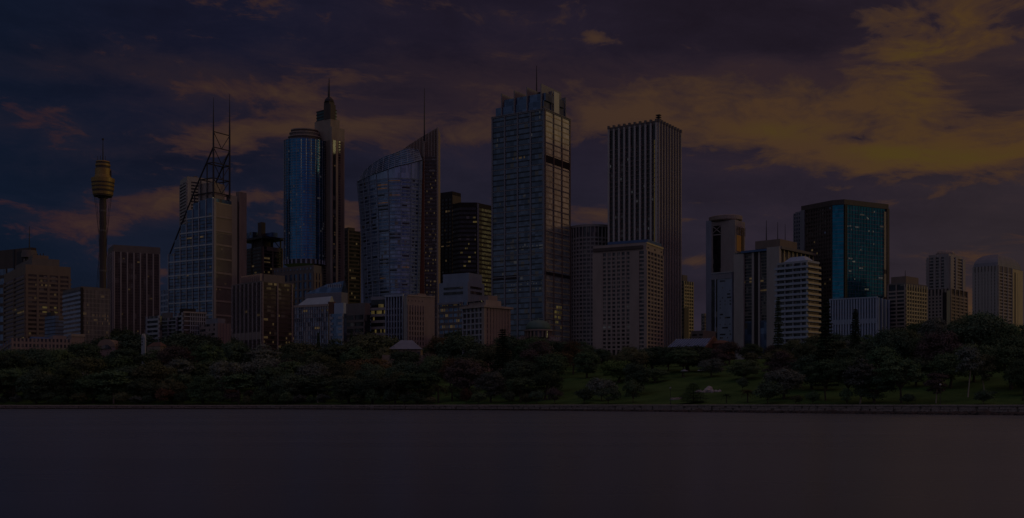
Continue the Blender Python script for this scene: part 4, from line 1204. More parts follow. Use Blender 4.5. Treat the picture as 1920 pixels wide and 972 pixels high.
MB().rings([oval(0, b.h(411)), oval(.8, b.h(409)), oval(.8, b.h(402)), oval(0, b.h(401))]).build('crown_ring', conc_w, b.root)
MB().rings([oval(-3, b.h(414)), oval(-3, b.h(411) - .02)]).build('crown_neck', g_dark, b.root); MB().rings([oval(-2.5, b.h(401)), oval(-7, b.h(398)), oval(-12, b.h(397))]).build('crown_roof', slate, b.root)
b = Bld('office_block', 'pale blue-white block with small dark windows at the foot of the ring-crowned tower', 'office block', 1334, 1372, 1390, 720, 40, 510)
b.core(bgrey, name='wall'); b.lit('F', 5, 20, .5, g_home, b.h(650), b.h(524), b.u('F', 1348), b.u('F', 1371), 71, fu=.32, fz=.45, name='window'); b.slab('F', -b.w / 2, b.u('F', 1345), -1, b.h(522), g_black, .1, 'window_slot'); b.slab('F', b.u('F', 1341), b.u('F', 1342.2), -1, b.h(522), bwhite, .4, 'fin'); b.slab('F', -b.w / 2 - .2, b.w / 2 + .2, b.h(511), b.H + .3, white, .5, 'cornice'); b.slab('F', -b.w / 2, b.w / 2, b.h(522), b.h(512), slate, .2, 'attic_wall')

# 27 wide pale-pier building
b = Bld('office_block', 'wide office of tall plain pale piers and dark window slots with roof aerials', 'office block', 1378, 1460, 1524, 700, 42, 463)
b.core(g_home, z1=b.h(466))
for p0, p1, pt, o_ in ((1378, 1396.5, 470, 1.6), (1411, 1415, 466, 1.0), (1423, 1426, 466, 1.0), (1440, 1460, 463, 1.8)): b.slab('F', b.u('F', p0), b.u('F', p1) + (1.5 if p1 == 1460 else 0), -1, b.h(pt), conc, o_, 'pier')
b.slab('F', b.u('F', 1415.2), b.u('F', 1422.8), -1, b.h(467), black, .6, 'wall_panel'); b.fbands('F', 30, .3, conc_d, .3, z0=b.h(650), z1=b.h(468)); b.slab('F', b.u('F', 1392), b.u('F', 1440), b.h(469), b.h(465), blueroof, 2.1, 'roof_slab')
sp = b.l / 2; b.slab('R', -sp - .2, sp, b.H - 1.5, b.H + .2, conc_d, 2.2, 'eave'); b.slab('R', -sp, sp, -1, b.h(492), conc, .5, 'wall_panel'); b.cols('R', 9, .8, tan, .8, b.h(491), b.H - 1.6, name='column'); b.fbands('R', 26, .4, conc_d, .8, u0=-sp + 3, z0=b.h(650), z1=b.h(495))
b.slab('F', b.u('F', 1397), b.u('F', 1440), b.h(661), b.h(600), g_navy, .5, 'window_slot'); b.lit('F', 12, 30, .06, e_warm, b.h(650), b.h(468), seed=81, out=.12)
b.block(.42, .98, .06, .55, b.H + .25, b.h(447), brown, 'plant_room')
b.mast(-b.w * .02, -b.l * .2, b.h(447), b.h(403), .4, steel); b.mast(b.w * .24, -b.l * .2, b.h(447), b.h(409), .32, steel); b.mast(b.w * .33, -b.l * .1, b.h(447), b.h(412), .25, steel)

# 29 dark and teal tower
d = 730.0; cx = X(1583, d); cz = ground(cx, d)
t = empty('glass_tower', 'large tower with dark brown left side and teal mirrored glass front', 'office tower', (cx, d, cz))
def tz(py): return Z(py, d) - cz
def at_(px, dep): return (X(px, d + dep) - cx, dep)
A, B_, C_, D_ = at_(1503, 26), at_(1561, 3.5), at_(1583, 0), at_(1665, 19)
E_ = (D_[0] - 6, 62); G_ = (A[0] + 16, 62)
def grow(ps, r):
    mx = sum(p[0] for p in ps) / len(ps); my = sum(p[1] for p in ps) / len(ps)
    return [(mx + (p[0] - mx) * (1 + r), my + (p[1] - my) * (1 + r)) for p in ps]
MB().prism([A, B_, C_, D_, E_, G_], -1, tz(384)).build('glazing', g_teal, t); MB().prism(grow([A, B_, C_, D_, E_, G_], .012), tz(383.5), tz(374)).build('parapet', dbrown, t)
def panel(p, q, f0, f1, n0, n1, z0, z1, m_, name):
    ux, uy = q[0] - p[0], q[1] - p[1]; L = math.hypot(ux, uy); ux /= L; uy /= L; nx_, ny_ = uy, -ux
    pts = [(p[0] + ux * L * f + nx_ * n, p[1] + uy * L * f + ny_ * n) for f, n in ((f0, n0), (f0, n1), (f1, n1), (f1, n0))]
    return MB().prism(pts, z0, z1).build(name, m_, t)
panel(A, B_, 0, 1, -.3, .25, -1, tz(384), g_brown, 'bronze_tone_glazing')
for k in range(34):
    z_ = tz(640) + (tz(386) - tz(640)) * k / 34
    panel(A, B_, .13, .999, 0, .5, z_, z_ + 1.3, dbrown, 'spandrel')
    panel(B_, C_, .02, .96, -.2, .16, z_, z_ + .35, g_navy, 'transom'); panel(C_, D_, .02, .9, -.2, .16, z_, z_ + .35, g_navy, 'transom')
for k in range(11): panel(A, B_, .15 + .083 * k, .165 + .083 * k, 0, .8, -1, tz(385), dbrown, 'mullion')
for k in range(14): panel(C_, D_, .06 + .063 * k, .064 + .063 * k, -.1, .28, -1, tz(385), g_navy, 'mullion')
panel(A, B_, -.01, .12, -.2, 1.0, -1, tz(383), slate, 'edge_pier'); panel(C_, D_, .955, 1.006, -.2, 1.1, -1, tz(383), dbrown, 'edge_pier'); panel(C_, D_, .905, .95, -.2, .5, tz(556), tz(389), tan, 'gold_tone_strip'); panel(C_, D_, .90, .957, -.1, .7, tz(508), tz(500), dbrown, 'strip_band')
panel(B_, C_, .955, 1.0, -.2, .7, -1, tz(384), steel, 'corner_fin'); panel(C_, D_, .0, .015, -.2, .7, -1, tz(384), steel, 'corner_fin'); panel(C_, D_, .035, .05, -.2, .6, -1, tz(384), steel, 'corner_fin')
rnd = random.Random(9)
for k in range(20):
    z_ = tz(rnd.uniform(392, 555)); f = rnd.uniform(.06, .85); L = rnd.choice((.02, .03, .06, .09))
    panel(C_, D_, f, f + L, -.1, .22, z_, z_ + 1.0, e_cool if rnd.random() < .3 else g_frit, 'lit_window')
for k in range(22):
    z_ = tz(640) + (tz(386) - tz(640)) * (rnd.randrange(34) + .5) / 34; f = .15 + .083 * rnd.randrange(10) + .02
    panel(A, B_, f, f + rnd.choice((.03, .055)), 0, .4, z_, z_ + 1.2, e_warm if rnd.random() < .5 else g_frit, 'lit_window')
s2 = Bld('office_tower', 'slim blue-grey slab rising behind the left edge of the teal glass tower', 'office tower', 1488, 1502, 1518, 800, 50, 399)
s2.core(g_navy); s2.bands(34, .4, slate, .25, z0=s2.h(640)); s2.cols('F', 4, .8, slate, .45); s2.block(.1, .9, .1, .9, s2.H, s2.h(396), slate, 'plant_room')

# 28 white balcony apartments
b = Bld('apartment_building', 'white apartment building with stacked balconies, sunlit golden on its right side', 'apartment building', 1458, 1514, 1535, 560, 45, 488)
b.core(g_home); b.bands(15, .30, bwhite, .35, z0=b.h(645), z1=b.h(492)); b.block(-.02, 1.02, -.02, 1.02, b.h(492), b.H, white, 'roof_slab')
p_ = (b.h(492) - b.h(645)) / 15
o = MB().box(-b.w / 2 - 1.2, b.w / 2 + 1.3, -b.l / 2 - 1.3, b.l / 2 + .5, 0, .35).build('balcony_slab', white, b.root, loc=(0, 0, b.h(645))); rep(o, [(0, 0, p_ * k) for k in range(1, 15)])
o = MB().box(-b.w / 2 - 1.1, b.w / 2 + 1.2, -b.l / 2 - 1.2, -b.l / 2 - 1.08, .3, 1.25).build('balustrade', bwhite, b.root, loc=(0, 0, b.h(645))); rep(o, [(0, 0, p_ * k) for k in range(1, 15)])
o = MB().box(b.w / 2 + 1.08, b.w / 2 + 1.2, -b.l / 2 - 1.0, b.l / 2 + .4, .3, 1.25).build('balustrade', tan, b.root, loc=(0, 0, b.h(645))); rep(o, [(0, 0, p_ * k) for k in range(1, 15)])  # evening glow painted in: same balustrade as the front, tinted gold
o = MB().box(-.25, .25, -b.l / 2 - 1.0, -b.l / 2, -1, b.h(492)).build('party_wall', white, b.root, loc=(-b.w * .5, 0, 0)); rep(o, [(b.w * q, 0, 0) for q in (.28, .55, .82, .995)])
MB().rings([[(-b.w * .35, -b.l * .4, b.H), (b.w * .42, -b.l * .4, b.H), (b.w * .42, b.l * .4, b.H), (-b.w * .35, b.l * .4, b.H)], [(-b.w * .18, -b.l * .18, b.h(478)), (b.w * .25, -b.l * .18, b.h(478)), (b.w * .25, b.l * .18, b.h(478)), (-b.w * .18, b.l * .18, b.h(478))]]).build('roof', bwhite, b.root)

# 30 white-finned block under the teal tower
b = Bld('office_block', 'low block of closely spaced white vertical fins below the teal glass tower', 'office block', 1556, 1645, 1672, 625, 35, 558)
b.core(g_navy); b.cols('F', 18, .8, bwhite, .9, z1=b.H, name='fin'); b.cols('R', 5, .8, bwhite, .9, name='fin'); b.slab('F', -b.w / 2, b.w / 2, b.h(606), b.h(597), bwhite, .6, 'wall_panel'); b.fbands('F', 9, .2, dbrown, .2, z0=b.h(650)); b.slab('F', -b.w / 2 - .2, b.w / 2 + .2, b.H - .3, b.H + .5, bwhite, 1.0, 'cornice')
b = Bld('office_block', 'small tan and brown block between the white-finned block and golden gridded office', 'office block', 1655, 1657, 1674, 660, 55, 557)
b.core(brown, name='wall'); b.slab('R', -b.l / 2, b.l / 2, -1, b.h(578), tan, .2, 'wall_panel'); b.cols('R', 4, .35, brown, .4, z1=b.h(580), u0=0, name='fin')

# 32 golden grid office
b = Bld('office_block', 'mid-rise office with dark left face, sunlit golden gridded right face and roof plant', 'office block', 1665, 1698, 1737, 640, 48, 533)
b.core(g_dark); b.fbands('R', 11, .34, tan, .5, z0=b.h(620), z1=b.h(540)); b.cols('R', 9, .75, tan, .7); b.fbands('F', 11, .42, conc_w, .5, z0=b.h(620), z1=b.h(540)); b.cols('F', 3, .6, conc_w, .7)  # tan grid on the right face paints in the low sun
b.block(-.01, 1.01, -.01, 1.01, b.H, b.H + .9, conc_d, 'roof_slab'); b.slab('R', -b.l / 2 - .3, b.l / 2 + .3, b.h(538), b.H, conc_d, .3, 'parapet'); b.block(.05, .9, .1, .7, b.H + .9, b.h(517), brown, 'plant_room'); b.mast(0, -b.l * .1, b.h(517), b.h(503), .25, steel)
b = Bld('low_pavilion', 'low blue-roofed strip building at the foot of the golden gridded office', 'building', 1696, 1720, 1752, 585, 48, 618)
b.core(blueroof, name='wall'); b.bands(1, 1, slate, .6, z0=b.H - .6, z1=b.H + .1, name='eave')

# 33 stepped apartment tower
b = Bld('apartment_tower', 'stepped apartment tower with domed crown on wider lower storeys', 'apartment tower', 1737, 1780, 1808, 750, 42, 481)
b.core(g_home); b.bands(20, .4, conc, .3, z0=b.h(600), z1=b.H)
for q0, q1 in ((1738, 1743), (1751, 1755), (1761, 1765), (1771, 1780)): b.slab('F', b.u('F', q0), b.u('F', q1), -1, b.H + .3, conc, .9, 'pier')
for q0, q1 in ((1780, 1786), (1790, 1793), (1803, 1808)): b.slab('R', b.u('R', q0), b.u('R', q1), -1, b.H + .3, conc, .9, 'pier')
b.block(.06, .94, .06, .94, b.H, b.h(475), conc, 'crown_tier'); MB().lathe([(b.w * .40, b.h(475)), (b.w * .40, b.h(470)), (b.w * .32, b.h(466)), (b.w * .15, b.h(464.5))], 8, (0, 0), pi / 8).build('crown_roof', conc_w, b.root)
b2_ = Bld('apartment_block', 'wide lower apartment storeys around the foot of the stepped tower', 'apartment block', 1732, 1782, 1814, 730, 42, 541)
b2_.core(g_home); b2_.bands(11, .45, conc_w, .35, z0=b2_.h(620), z1=b2_.h(550)); b2_.block(0, 1, 0, 1, b2_.h(550), b2_.H, conc_d, 'parapet'); b2_.cols('F', 8, 1.1, conc_w, .5, name='pier'); b2_.cols('R', 5, 1.1, conc_w, .5, name='pier'); b2_.slab('F', b2_.u('F', 1768), b2_.u('F', 1775), -1, b2_.h(548), black, .6, 'window_slot'); b2_.slab('F', b2_.u('F', 1776), b2_.w / 2, -1, b2_.h(545), tan, .8, 'pier')

# 34 barrel-roofed apartments
b = Bld('apartment_building', 'broad apartment block with curved roof at the right edge', 'apartment building', 1824, 1871, 1916, 680, 45, 498)
b.core(g_home); b.bands(22, .4, conc, .3, z0=b.h(640), z1=b.h(506)); b.block(-.004, 1.004, -.004, 1.004, b.h(508), b.H, conc_d, 'parapet'); b.cols('F', 8, 1.2, conc, .5, name='pier'); b.cols('F', 15, .5, conc, .42, z1=b.h(508), name='mullion')
sp = b.l / 2; b.cols('R', 4, 1.2, conc, .5, u0=-sp + .7, u1=b.u('R', 1897), name='pier'); b.slab('R', b.u('R', 1897), sp, -1, b.H - .4, tan, .7, 'wall_panel'); b.slab('R', b.u('R', 1906), b.u('R', 1909), -1, b.h(505), tan, .9, 'gold_tone_strip'); b.slab('R', b.u('R', 1900), b.u('R', 1902), -1, b.h(505), dbrown, .9, 'window_slot')
MB().rings([[(sx * b.w * .49 * cos(q) ** .8, sy * b.l * .49 * cos(q) ** .8, b.H + (b.h(471) - b.H) * sin(q)) for sx, sy in ((-1, -1), (-.5, -1.04), (.5, -1.04), (1, -1), (1.04, -.5), (1.04, .5), (1, 1), (-1, 1))] for q in (0, .25, .5, .75, 1.0, 1.25, 1.45)]).build('curved_roof', slate, b.root)


# 36 small blocks in front of the stepped glass tower
b = Bld('apartment_block', 'small white-banded flats beside the finned dark slab', 'apartment block', 276, 300, 304, 600, 40, 592)
b.core(g_home); b.fbands('F', 6, .45, white, .8, z0=b.h(645), name='balcony'); b.cols('F', 2, .8, white, .9, name='pier')
b = Bld('apartment_block', 'flats with thin white balcony lines, left of the gridded dark flats', 'apartment block', 302, 333, 338, 605, 40, 595)
b.core(g_home); b.fbands('F', 7, .28, white, .9, z0=b.h(645), name='balcony'); b.cols('F', 3, .45, white, 1.0, name='pier'); b.block(.05, .6, .1, .7, b.H, b.h(585), conc_d, 'plant_room')
b = Bld('apartment_block', 'dark gridded flats with white end wall in front of the stepped glass tower', 'apartment block', 334, 344, 386, 600, 55, 586)
b.core(g_brown); b.fbands('R', 7, .22, white, .5, z0=b.h(645)); b.cols('R', 8, .4, white, .6, u0=-b.l * .2, name='mullion'); b.cols('F', 2, 1.6, white, .6, name='pier'); b.fbands('F', 7, .4, white, .5, z0=b.h(645)); b.slab('R', -b.l / 2 - .2, b.l / 2 + .2, b.H - .3, b.H + .5, conc, .9, 'roof_slab'); b.block(.1, .8, .05, .6, b.H, b.h(578), black, 'plant_room')
b = Bld('masonry_building', 'dusky pink brick building at the right foot of the stepped glass tower', 'building', 374, 408, 432, 590, 45, 606)
b.core(pink, name='wall'); b.lit('F', 8, 5, .7, g_home, b.h(650), fu=.5, fz=.5, name='window', seed=4); b.cols('R', 5, .6, pink, .3, name='pier'); b.block(.35, .99, .02, .6, b.H, b.h(597), slate, 'roof_block')
b = Bld('terraced_house', 'tiny white twin-gabled house beside the white-banded flats', 'house', 265, 271.5, 274, 560, 40, 634)
b.core(white, name='wall'); b.lit('F', 2, 3, 2, g_home, b.h(650), fu=.5, fz=.5, name='window')
for q in (-1, 1): MB().rings([[(q * b.w * .25 - b.w * .25, -b.l / 2 - .1, b.H), (q * b.w * .25 + b.w * .25, -b.l / 2 - .1, b.H), (q * b.w * .25, -b.l / 2 - .1, b.H + 2.2)], [(q * b.w * .25 - b.w * .25, b.l / 2, b.H), (q * b.w * .25 + b.w * .25, b.l / 2, b.H), (q * b.w * .25, b.l / 2, b.H + 2.2)]]).build('gable_roof', white, b.root)
b = Bld('brick_house', 'low house with red tiled roof among the trees near the white twin-gabled house', 'house', 276, 300, 312, 545, 42, 649)
b.core(sand, name='wall'); MB().rings([[(-b.w * .55, -b.l * .55, b.H), (b.w * .55, -b.l * .55, b.H), (b.w * .55, b.l * .55, b.H), (-b.w * .55, b.l * .55, b.H)], [(-b.w * .25, -.1, b.h(641)), (b.w * .3, -.1, b.h(641)), (b.w * .3, .1, b.h(641)), (-b.w * .25, .1, b.h(641))]]).build('roof', terra, b.root)

# 37 glass-gabled block and neighbours
b = Bld('glass_block', 'glass-fronted office with sloping silver roof below the brown stone tower', 'office block', 552, 616, 628, 580, 25, 571)
b.core(glass('mottled_glass', (.16, .18, .24), 1.6, 2.2, .2, .5, .7, .25, .05, (.30, .27, .29))); b.bands(9, .16, slate, .2, z0=b.h(645)); b.cols('F', 16, .22, slate, .4, name='mullion'); b.slab('F', -b.w / 2 - .2, b.w / 2 + .2, b.H - 1, b.H + .2, conc_w, .5, 'eave')
MB().rings([[(-b.w * .40, -b.l * .5, b.H + .2), (b.w * .5, -b.l * .5, b.H + .2), (b.w * .5, b.l * .5, b.H + .2), (-b.w * .40, b.l * .5, b.H + .2)], [(-b.w * .22, -b.l * .05, b.h(557)), (b.w * .5, -b.l * .05, b.h(555)), (b.w * .5, b.l * .1, b.h(555)), (-b.w * .22, b.l * .1, b.h(557))]]).build('roof', alu, b.root)
b.slab('R', -b.l / 2, -b.l * .05, b.h(592), b.h(566), terra, .3, 'wall_panel'); b.lit('F', 20, 9, .10, e_warm, b.h(645), seed=91, out=.1)
b = Bld('glass_hall', 'sloping blue-grey glass roof behind the silver-roofed office', 'hall', 572, 640, 652, 700, 25, 548)
b.core(slate, name='wall'); MB().rings([[(-b.w * .5, -b.l * .5, b.H), (b.w * .5, -b.l * .5, b.H), (b.w * .5, b.l * .5, b.H), (-b.w * .5, b.l * .5, b.H)], [(b.w * .02, -b.l * .1, b.h(531)), (b.w * .5, -b.l * .1, b.h(526)), (b.w * .5, b.l * .1, b.h(526)), (b.w * .02, b.l * .1, b.h(531))]]).build('glass_roof', g_navy, b.root)
o = MB().box(-.2, .2, -.3, .2, b.H, b.h(532)).build('roof_fin', alu, b.root, loc=(b.w * .1, -b.l * .3, 0)); rep(o, [(b.w * .05 * k, 0, 0) for k in range(1, 8)])
b = Bld('office_block', 'small white and dark blue banded block right of the silver-roofed office', 'office block', 619, 644, 650, 570, 30, 588)
b.core(g_navy); b.fbands('F', 5, .45, white, .4, u0=b.w * .12, z0=b.h(640)); b.fbands('F', 5, .45, white, .4, u1=-b.w * .28, z0=b.h(640)); b.cols('F', 2, .5, white, .5); b.block(.3, 1.0, 0, .8, b.H, b.h(568), bwhite, 'plant_room'); b.block(-.1, .25, 0, .6, b.H, b.h(565), terra, 'stair_block')
b = Bld('office_block', 'low dark grey flat-roofed block left of the small banded office', 'office block', 646, 684, 694, 600, 35, 568)
b.core(g_dark, z1=b.h(590)); b.block(0, 1, 0, 1, b.h(590), b.H, conc_d, 'attic_wall'); b.fbands('F', 4, .4, conc_d, .5, z0=b.h(640), z1=b.h(592)); b.cols('F', 3, .7, conc_d, .4, z1=b.h(590))

# 38 hip-roofed pale house
d = 500.0; cx = X(760, d); cz = ground(cx, d)
t = empty('hip_roofed_house', 'pale hip-roofed pavilion among trees below the pink masonry building', 'house', (cx, d, cz))
def tz(py): return Z(py, d) - cz
hw = 31 / F * d
MB().rings([[(-hw, -1, tz(655)), (hw, -1, tz(655)), (hw, 13, tz(655)), (-hw, 13, tz(655))], [(-hw * .35, 5.8, tz(637)), (hw * .35, 5.8, tz(637)), (hw * .35, 6.2, tz(637)), (-hw * .35, 6.2, tz(637))]]).build('roof', mat('pale_lead_roof', (.20, .22, .28), .6), t)
MB().box(-hw * .94, hw * .94, 0, 12, -1, tz(655) - .02).build('wall', sand, t)
o = MB().box(-.6, .6, -.12, .3, tz(670), tz(660)).build('window', g_home, t, loc=(-hw * .8, 0, 0)); rep(o, [(hw * 1.6 * k / 6, 0, 0) for k in range(1, 7)])
MB().box(-hw * 1.3, hw * 1.6, -6.3, -6, -1, tz(667)).build('garden_wall', sand, t)
# ------------------------------------------------------------------ trees
def leafmat(name, c0, c1, rough=0.7):
    m, nt, p = newmat(name)
    t = nt.nodes.new('ShaderNodeTexCoord')
    n = nt.nodes.new('ShaderNodeTexNoise')
    n.inputs['Scale'].default_value = 5.0; n.inputs['Detail'].default_value = 5; n.inputs['Roughness'].default_value = 0.7
    nt.links.new(t.outputs['Object'], n.inputs['Vector'])
    r = nt.nodes.new('ShaderNodeValToRGB')
    r.color_ramp.elements[0].position = .33; r.color_ramp.elements[0].color = (*c0, 1)
    r.color_ramp.elements[1].position = .68; r.color_ramp.elements[1].color = (*c1, 1)
    nt.links.new(n.outputs['Fac'], r.inputs[0])
    oi = nt.nodes.new('ShaderNodeObjectInfo')
    h = nt.nodes.new('ShaderNodeHueSaturation')
    a = nt.nodes.new('ShaderNodeMapRange'); a.inputs['To Min'].default_value = .47; a.inputs['To Max'].default_value = .52
    b = nt.nodes.new('ShaderNodeMapRange'); b.inputs['To Min'].default_value = .65; b.inputs['To Max'].default_value = 1.35
    w = nt.nodes.new('ShaderNodeTexWhiteNoise'); w.noise_dimensions = '1D'
    nt.links.new(oi.outputs['Random'], w.inputs['W'])
    nt.links.new(oi.outputs['Random'], a.inputs[0]); nt.links.new(a.outputs[0], h.inputs['Hue'])
    nt.links.new(w.outputs['Value'], b.inputs[0]); nt.links.new(b.outputs[0], h.inputs['Value'])
    nt.links.new(r.outputs[0], h.inputs['Color'])
    nt.links.new(h.outputs[0], p.inputs['Base Color'])
    p.inputs['Roughness'].default_value = rough
    p.inputs['Specular IOR Level'].default_value = 0.15
    return m
lf = {
    'dark': leafmat('dark_leaf', (.040, .074, .046), (.092, .135, .084)),
    'mid': leafmat('mid_leaf', (.048, .090, .046), (.108, .162, .082)),
    'olive': leafmat('olive_leaf', (.068, .086, .046), (.145, .16, .085)),
    'grey': leafmat('grey_leaf', (.080, .098, .082), (.16, .18, .15)),
    'rust': leafmat('rust_leaf', (.076, .054, .034), (.15, .098, .052)),
    'plum': leafmat('plum_leaf', (.066, .054, .052), (.128, .102, .092)),
    'bright': leafmat('bright_leaf', (.052, .100, .032), (.115, .19, .055)),
}
bark = mat('bark', (.085, .065, .055), .9, .4, 3.0, .3)
pale_bark = mat('pale_bark', (.34, .29, .25), .85, .3, 3.0, .3)

def quads(cent, nrm, size, rng, asp=0.75):
    """leaf sprays: one small bent-free quad each, numpy arrays -> verts, faces"""
    n = len(cent)
    nrm = nrm / np.linalg.norm(nrm, axis=1, keepdims=True)
    r = rng.normal(size=(n, 3))
    u = np.cross(nrm, r); u /= np.linalg.norm(u, axis=1, keepdims=True)
    w = np.cross(nrm, u)
    s = size * rng.uniform(.6, 1.3, (n, 1))
    v = np.stack([cent - u * s, cent - w * s * asp, cent + u * s, cent + w * s * asp], 1).reshape(-1, 3)
    return v, np.arange(4 * n).reshape(-1, 4)

def npmesh(name, parts, m):
    vs = []; fs = []; o = 0
    for v, f in parts:
        vs.append(v); fs.append(f + o); o += len(v)
    v = np.concatenate(vs); f = np.concatenate(fs)
    me = bpy.data.meshes.new(name)
    me.vertices.add(len(v)); me.vertices.foreach_set('co', v.astype(np.float32).ravel())
    me.loops.add(f.size); me.loops.foreach_set('vertex_index', f.astype(np.int32).ravel())
    me.polygons.add(len(f)); me.polygons.foreach_set('loop_start', np.arange(0, f.size, 4, dtype=np.int32))
    me.polygons.foreach_set('loop_total', np.full(len(f), 4, dtype=np.int32))
    me.materials.append(m)
    me.update(calc_edges=True)
    return me

def crown(seed, zb=.18, wid=.5, nl=24, per=150, leaf=.026, lobe=(.11, .19), flat=1.0, hollow=.55, top=.98, gap=0.0):
    """crown of a tree of height 1: leafy lobes round an ellipsoid; returns mesh and lobe centres"""
    rng = np.random.default_rng(seed)
    cz = (zb + top) / 2; hz = (top - zb) / 2
    parts = []; cs = []
    for i in range(nl):
        d = rng.normal(size=3); d /= np.linalg.norm(d)
        d[2] = abs(d[2]) * (1 if rng.random() < .62 else -1.0)
        k = rng.uniform(hollow, .92)
        rl = rng.uniform(*lobe)
        c = np.array([d[0] * (wid - rl * .7) * k, d[1] * (wid - rl * .7) * k, cz + d[2] * (hz - rl * .7) * k])
        cs.append((c, rl))
        p = rng.normal(size=(per, 3)); p /= np.linalg.norm(p, axis=1, keepdims=True)
        p[:, 2] = np.where(p[:, 2] < -.35, -p[:, 2] * .5, p[:, 2])
        rad = rl * rng.uniform(.62, 1.12, (per, 1))
        pos = c + p * rad * np.array([1.1, 1.1, .78 * flat])
        if gap: pos = pos[rng.random(per) > gap]; p = p[:len(pos)]
        nr = p + rng.normal(size=p.shape) * .45 + np.array([0, 0, .35])
        parts.append(quads(pos, nr, leaf, rng))
    # stray twigs that break the outline
    n = nl * 16
    d = rng.normal(size=(n, 3)); d /= np.linalg.norm(d, axis=1, keepdims=True); d[:, 2] = np.abs(d[:, 2]) * .9
    idx = rng.integers(0, nl, n)
    c = np.array([cs[i][0] for i in idx]); rl = np.array([[cs[i][1]] for i in idx])
    parts.append(quads(c + d * rl * rng.uniform(1.05, 1.4, (n, 1)), d + rng.normal(size=d.shape) * .6, leaf * .8, rng))
    return parts, cs

def trunk_mesh(name, cs, m, zfork=.25, r=.022, seed=0, nlimb=7, lean=.03):
    g = MB(); rr = random.Random(seed)
    p0 = Vector((0, 0, -.06)); p1 = Vector((rr.uniform(-lean, lean), rr.uniform(-lean, lean), zfork))
    g.tube(p0, Vector((0, 0, .02)), r * 1.6, r * 1.15, 7); g.tube(Vector((0, 0, .02)), p1, r * 1.15, r * .85, 7)
    for c, rl in sorted(cs, key=lambda q: -q[1])[:nlimb]:
        e = Vector(c); mid = p1.lerp(e, .5) + Vector((rr.uniform(-.02, .02), rr.uniform(-.02, .02), .03))
        g.tube(p1, mid, r * .6, r * .4, 5); g.tube(mid, e, r * .4, r * .14, 5)
    return g.mesh(name, m)

PRO = {}
def proto(kind, variants):
    PRO[kind] = variants
def simple(kind, seeds, tr_mat, tk, **kw):
    out = []
    for s_ in seeds:
        parts, cs = crown(s_, **kw)
        out.append((npmesh('crown', parts, lf['dark']), trunk_mesh('trunk', cs, tr_mat, seed=s_, **tk)))
    proto(kind, out)
simple('fig', (1, 2, 3), bark, dict(zfork=.22, r=.035), zb=.02, wid=.58, nl=46, per=230, leaf=.018, lobe=(.11, .21), hollow=.7)
simple('round', (11, 12, 13), bark, dict(zfork=.25, r=.026), zb=.02, wid=.44, nl=42, per=220, leaf=.017, lobe=(.09, .18), hollow=.7)
simple('tall', (21, 22, 23), pale_bark, dict(zfork=.42, r=.014, nlimb=10, lean=.05), zb=.2, wid=.34, nl=34, per=130, leaf=.018, lobe=(.07, .13), hollow=.5, flat=.8)
simple('umbrella', (31, 32), bark, dict(zfork=.30, r=.022, nlimb=10), zb=.30, wid=.62, nl=46, per=160, leaf=.020, lobe=(.09, .15), flat=.65, hollow=.6)
simple('sparse', (41, 42), bark, dict(zfork=.22, r=.022, nlimb=14), zb=.03, wid=.46, nl=54, per=130, leaf=.015, lobe=(.09, .16), hollow=.4)
simple('shrub', (51, 52, 53), bark, dict(zfork=.15, r=.02), zb=.0, wid=.72, nl=22, per=130, leaf=.035, lobe=(.18, .30))

def conifer(seed, wid, nt_, leaf, droop=.02, taper=1.0, zb=.06, gap=.0, bare=False):
    """whorls of level branches round a straight stem"""
    rng = np.random.default_rng(seed); parts = []; cs = []
    for k in range(nt_):
        z = zb + (1 - zb) * k / nt_
        r = wid * (1 - (z - zb) / (1 - zb)) ** taper * rng.uniform(.82, 1.12) + .012
        nb = rng.integers(8, 12)
        a0 = rng.uniform(0, 6.28)
        for b_ in range(nb):
            if rng.random() < gap: continue
            a = a0 + 2 * pi * b_ / nb + rng.uniform(-.2, .2); L = r * rng.uniform(.8, 1.1)
            n = max(12, int(80 * L / wid))
            q = np.sqrt(rng.uniform(.02, 1, n)) * L
            pos = np.stack([np.cos(a) * q, np.sin(a) * q, z + .10 * q - .25 * droop * (q / max(L, .01)) ** 2 + rng.normal(size=n) * .004], 1)
            side = rng.normal(size=n) * .035 * (1.1 - q / L * .7) * (wid / .2)
            pos[:, 0] += -np.sin(a) * side; pos[:, 1] += np.cos(a) * side
            nr = np.stack([rng.normal(size=n) * .5, rng.normal(size=n) * .5, np.ones(n)], 1)
            parts.append(quads(pos, nr, leaf, rng))
    g = MB(); g.tube((0, 0, -.05), (0, 0, .97), .017, .003, 7)
    return npmesh('crown', parts, lf['dark']), g.mesh('trunk', bark)
proto('norfolk', [conifer(61, .17, 26, .0125, .04), conifer(62, .19, 24, .0125, .03, 1.1, gap=.08)])
proto('columnpine', [conifer(65, .095, 34, .010, .05, .55, gap=.12), conifer(66, .085, 30, .010, .05, .5, gap=.2)])
proto('cypress', [conifer(71, .16, 30, .018, -.02, .8, .03)])
proto('layered', [conifer(75, .50, 15, .024, .06, .8, .08), ])

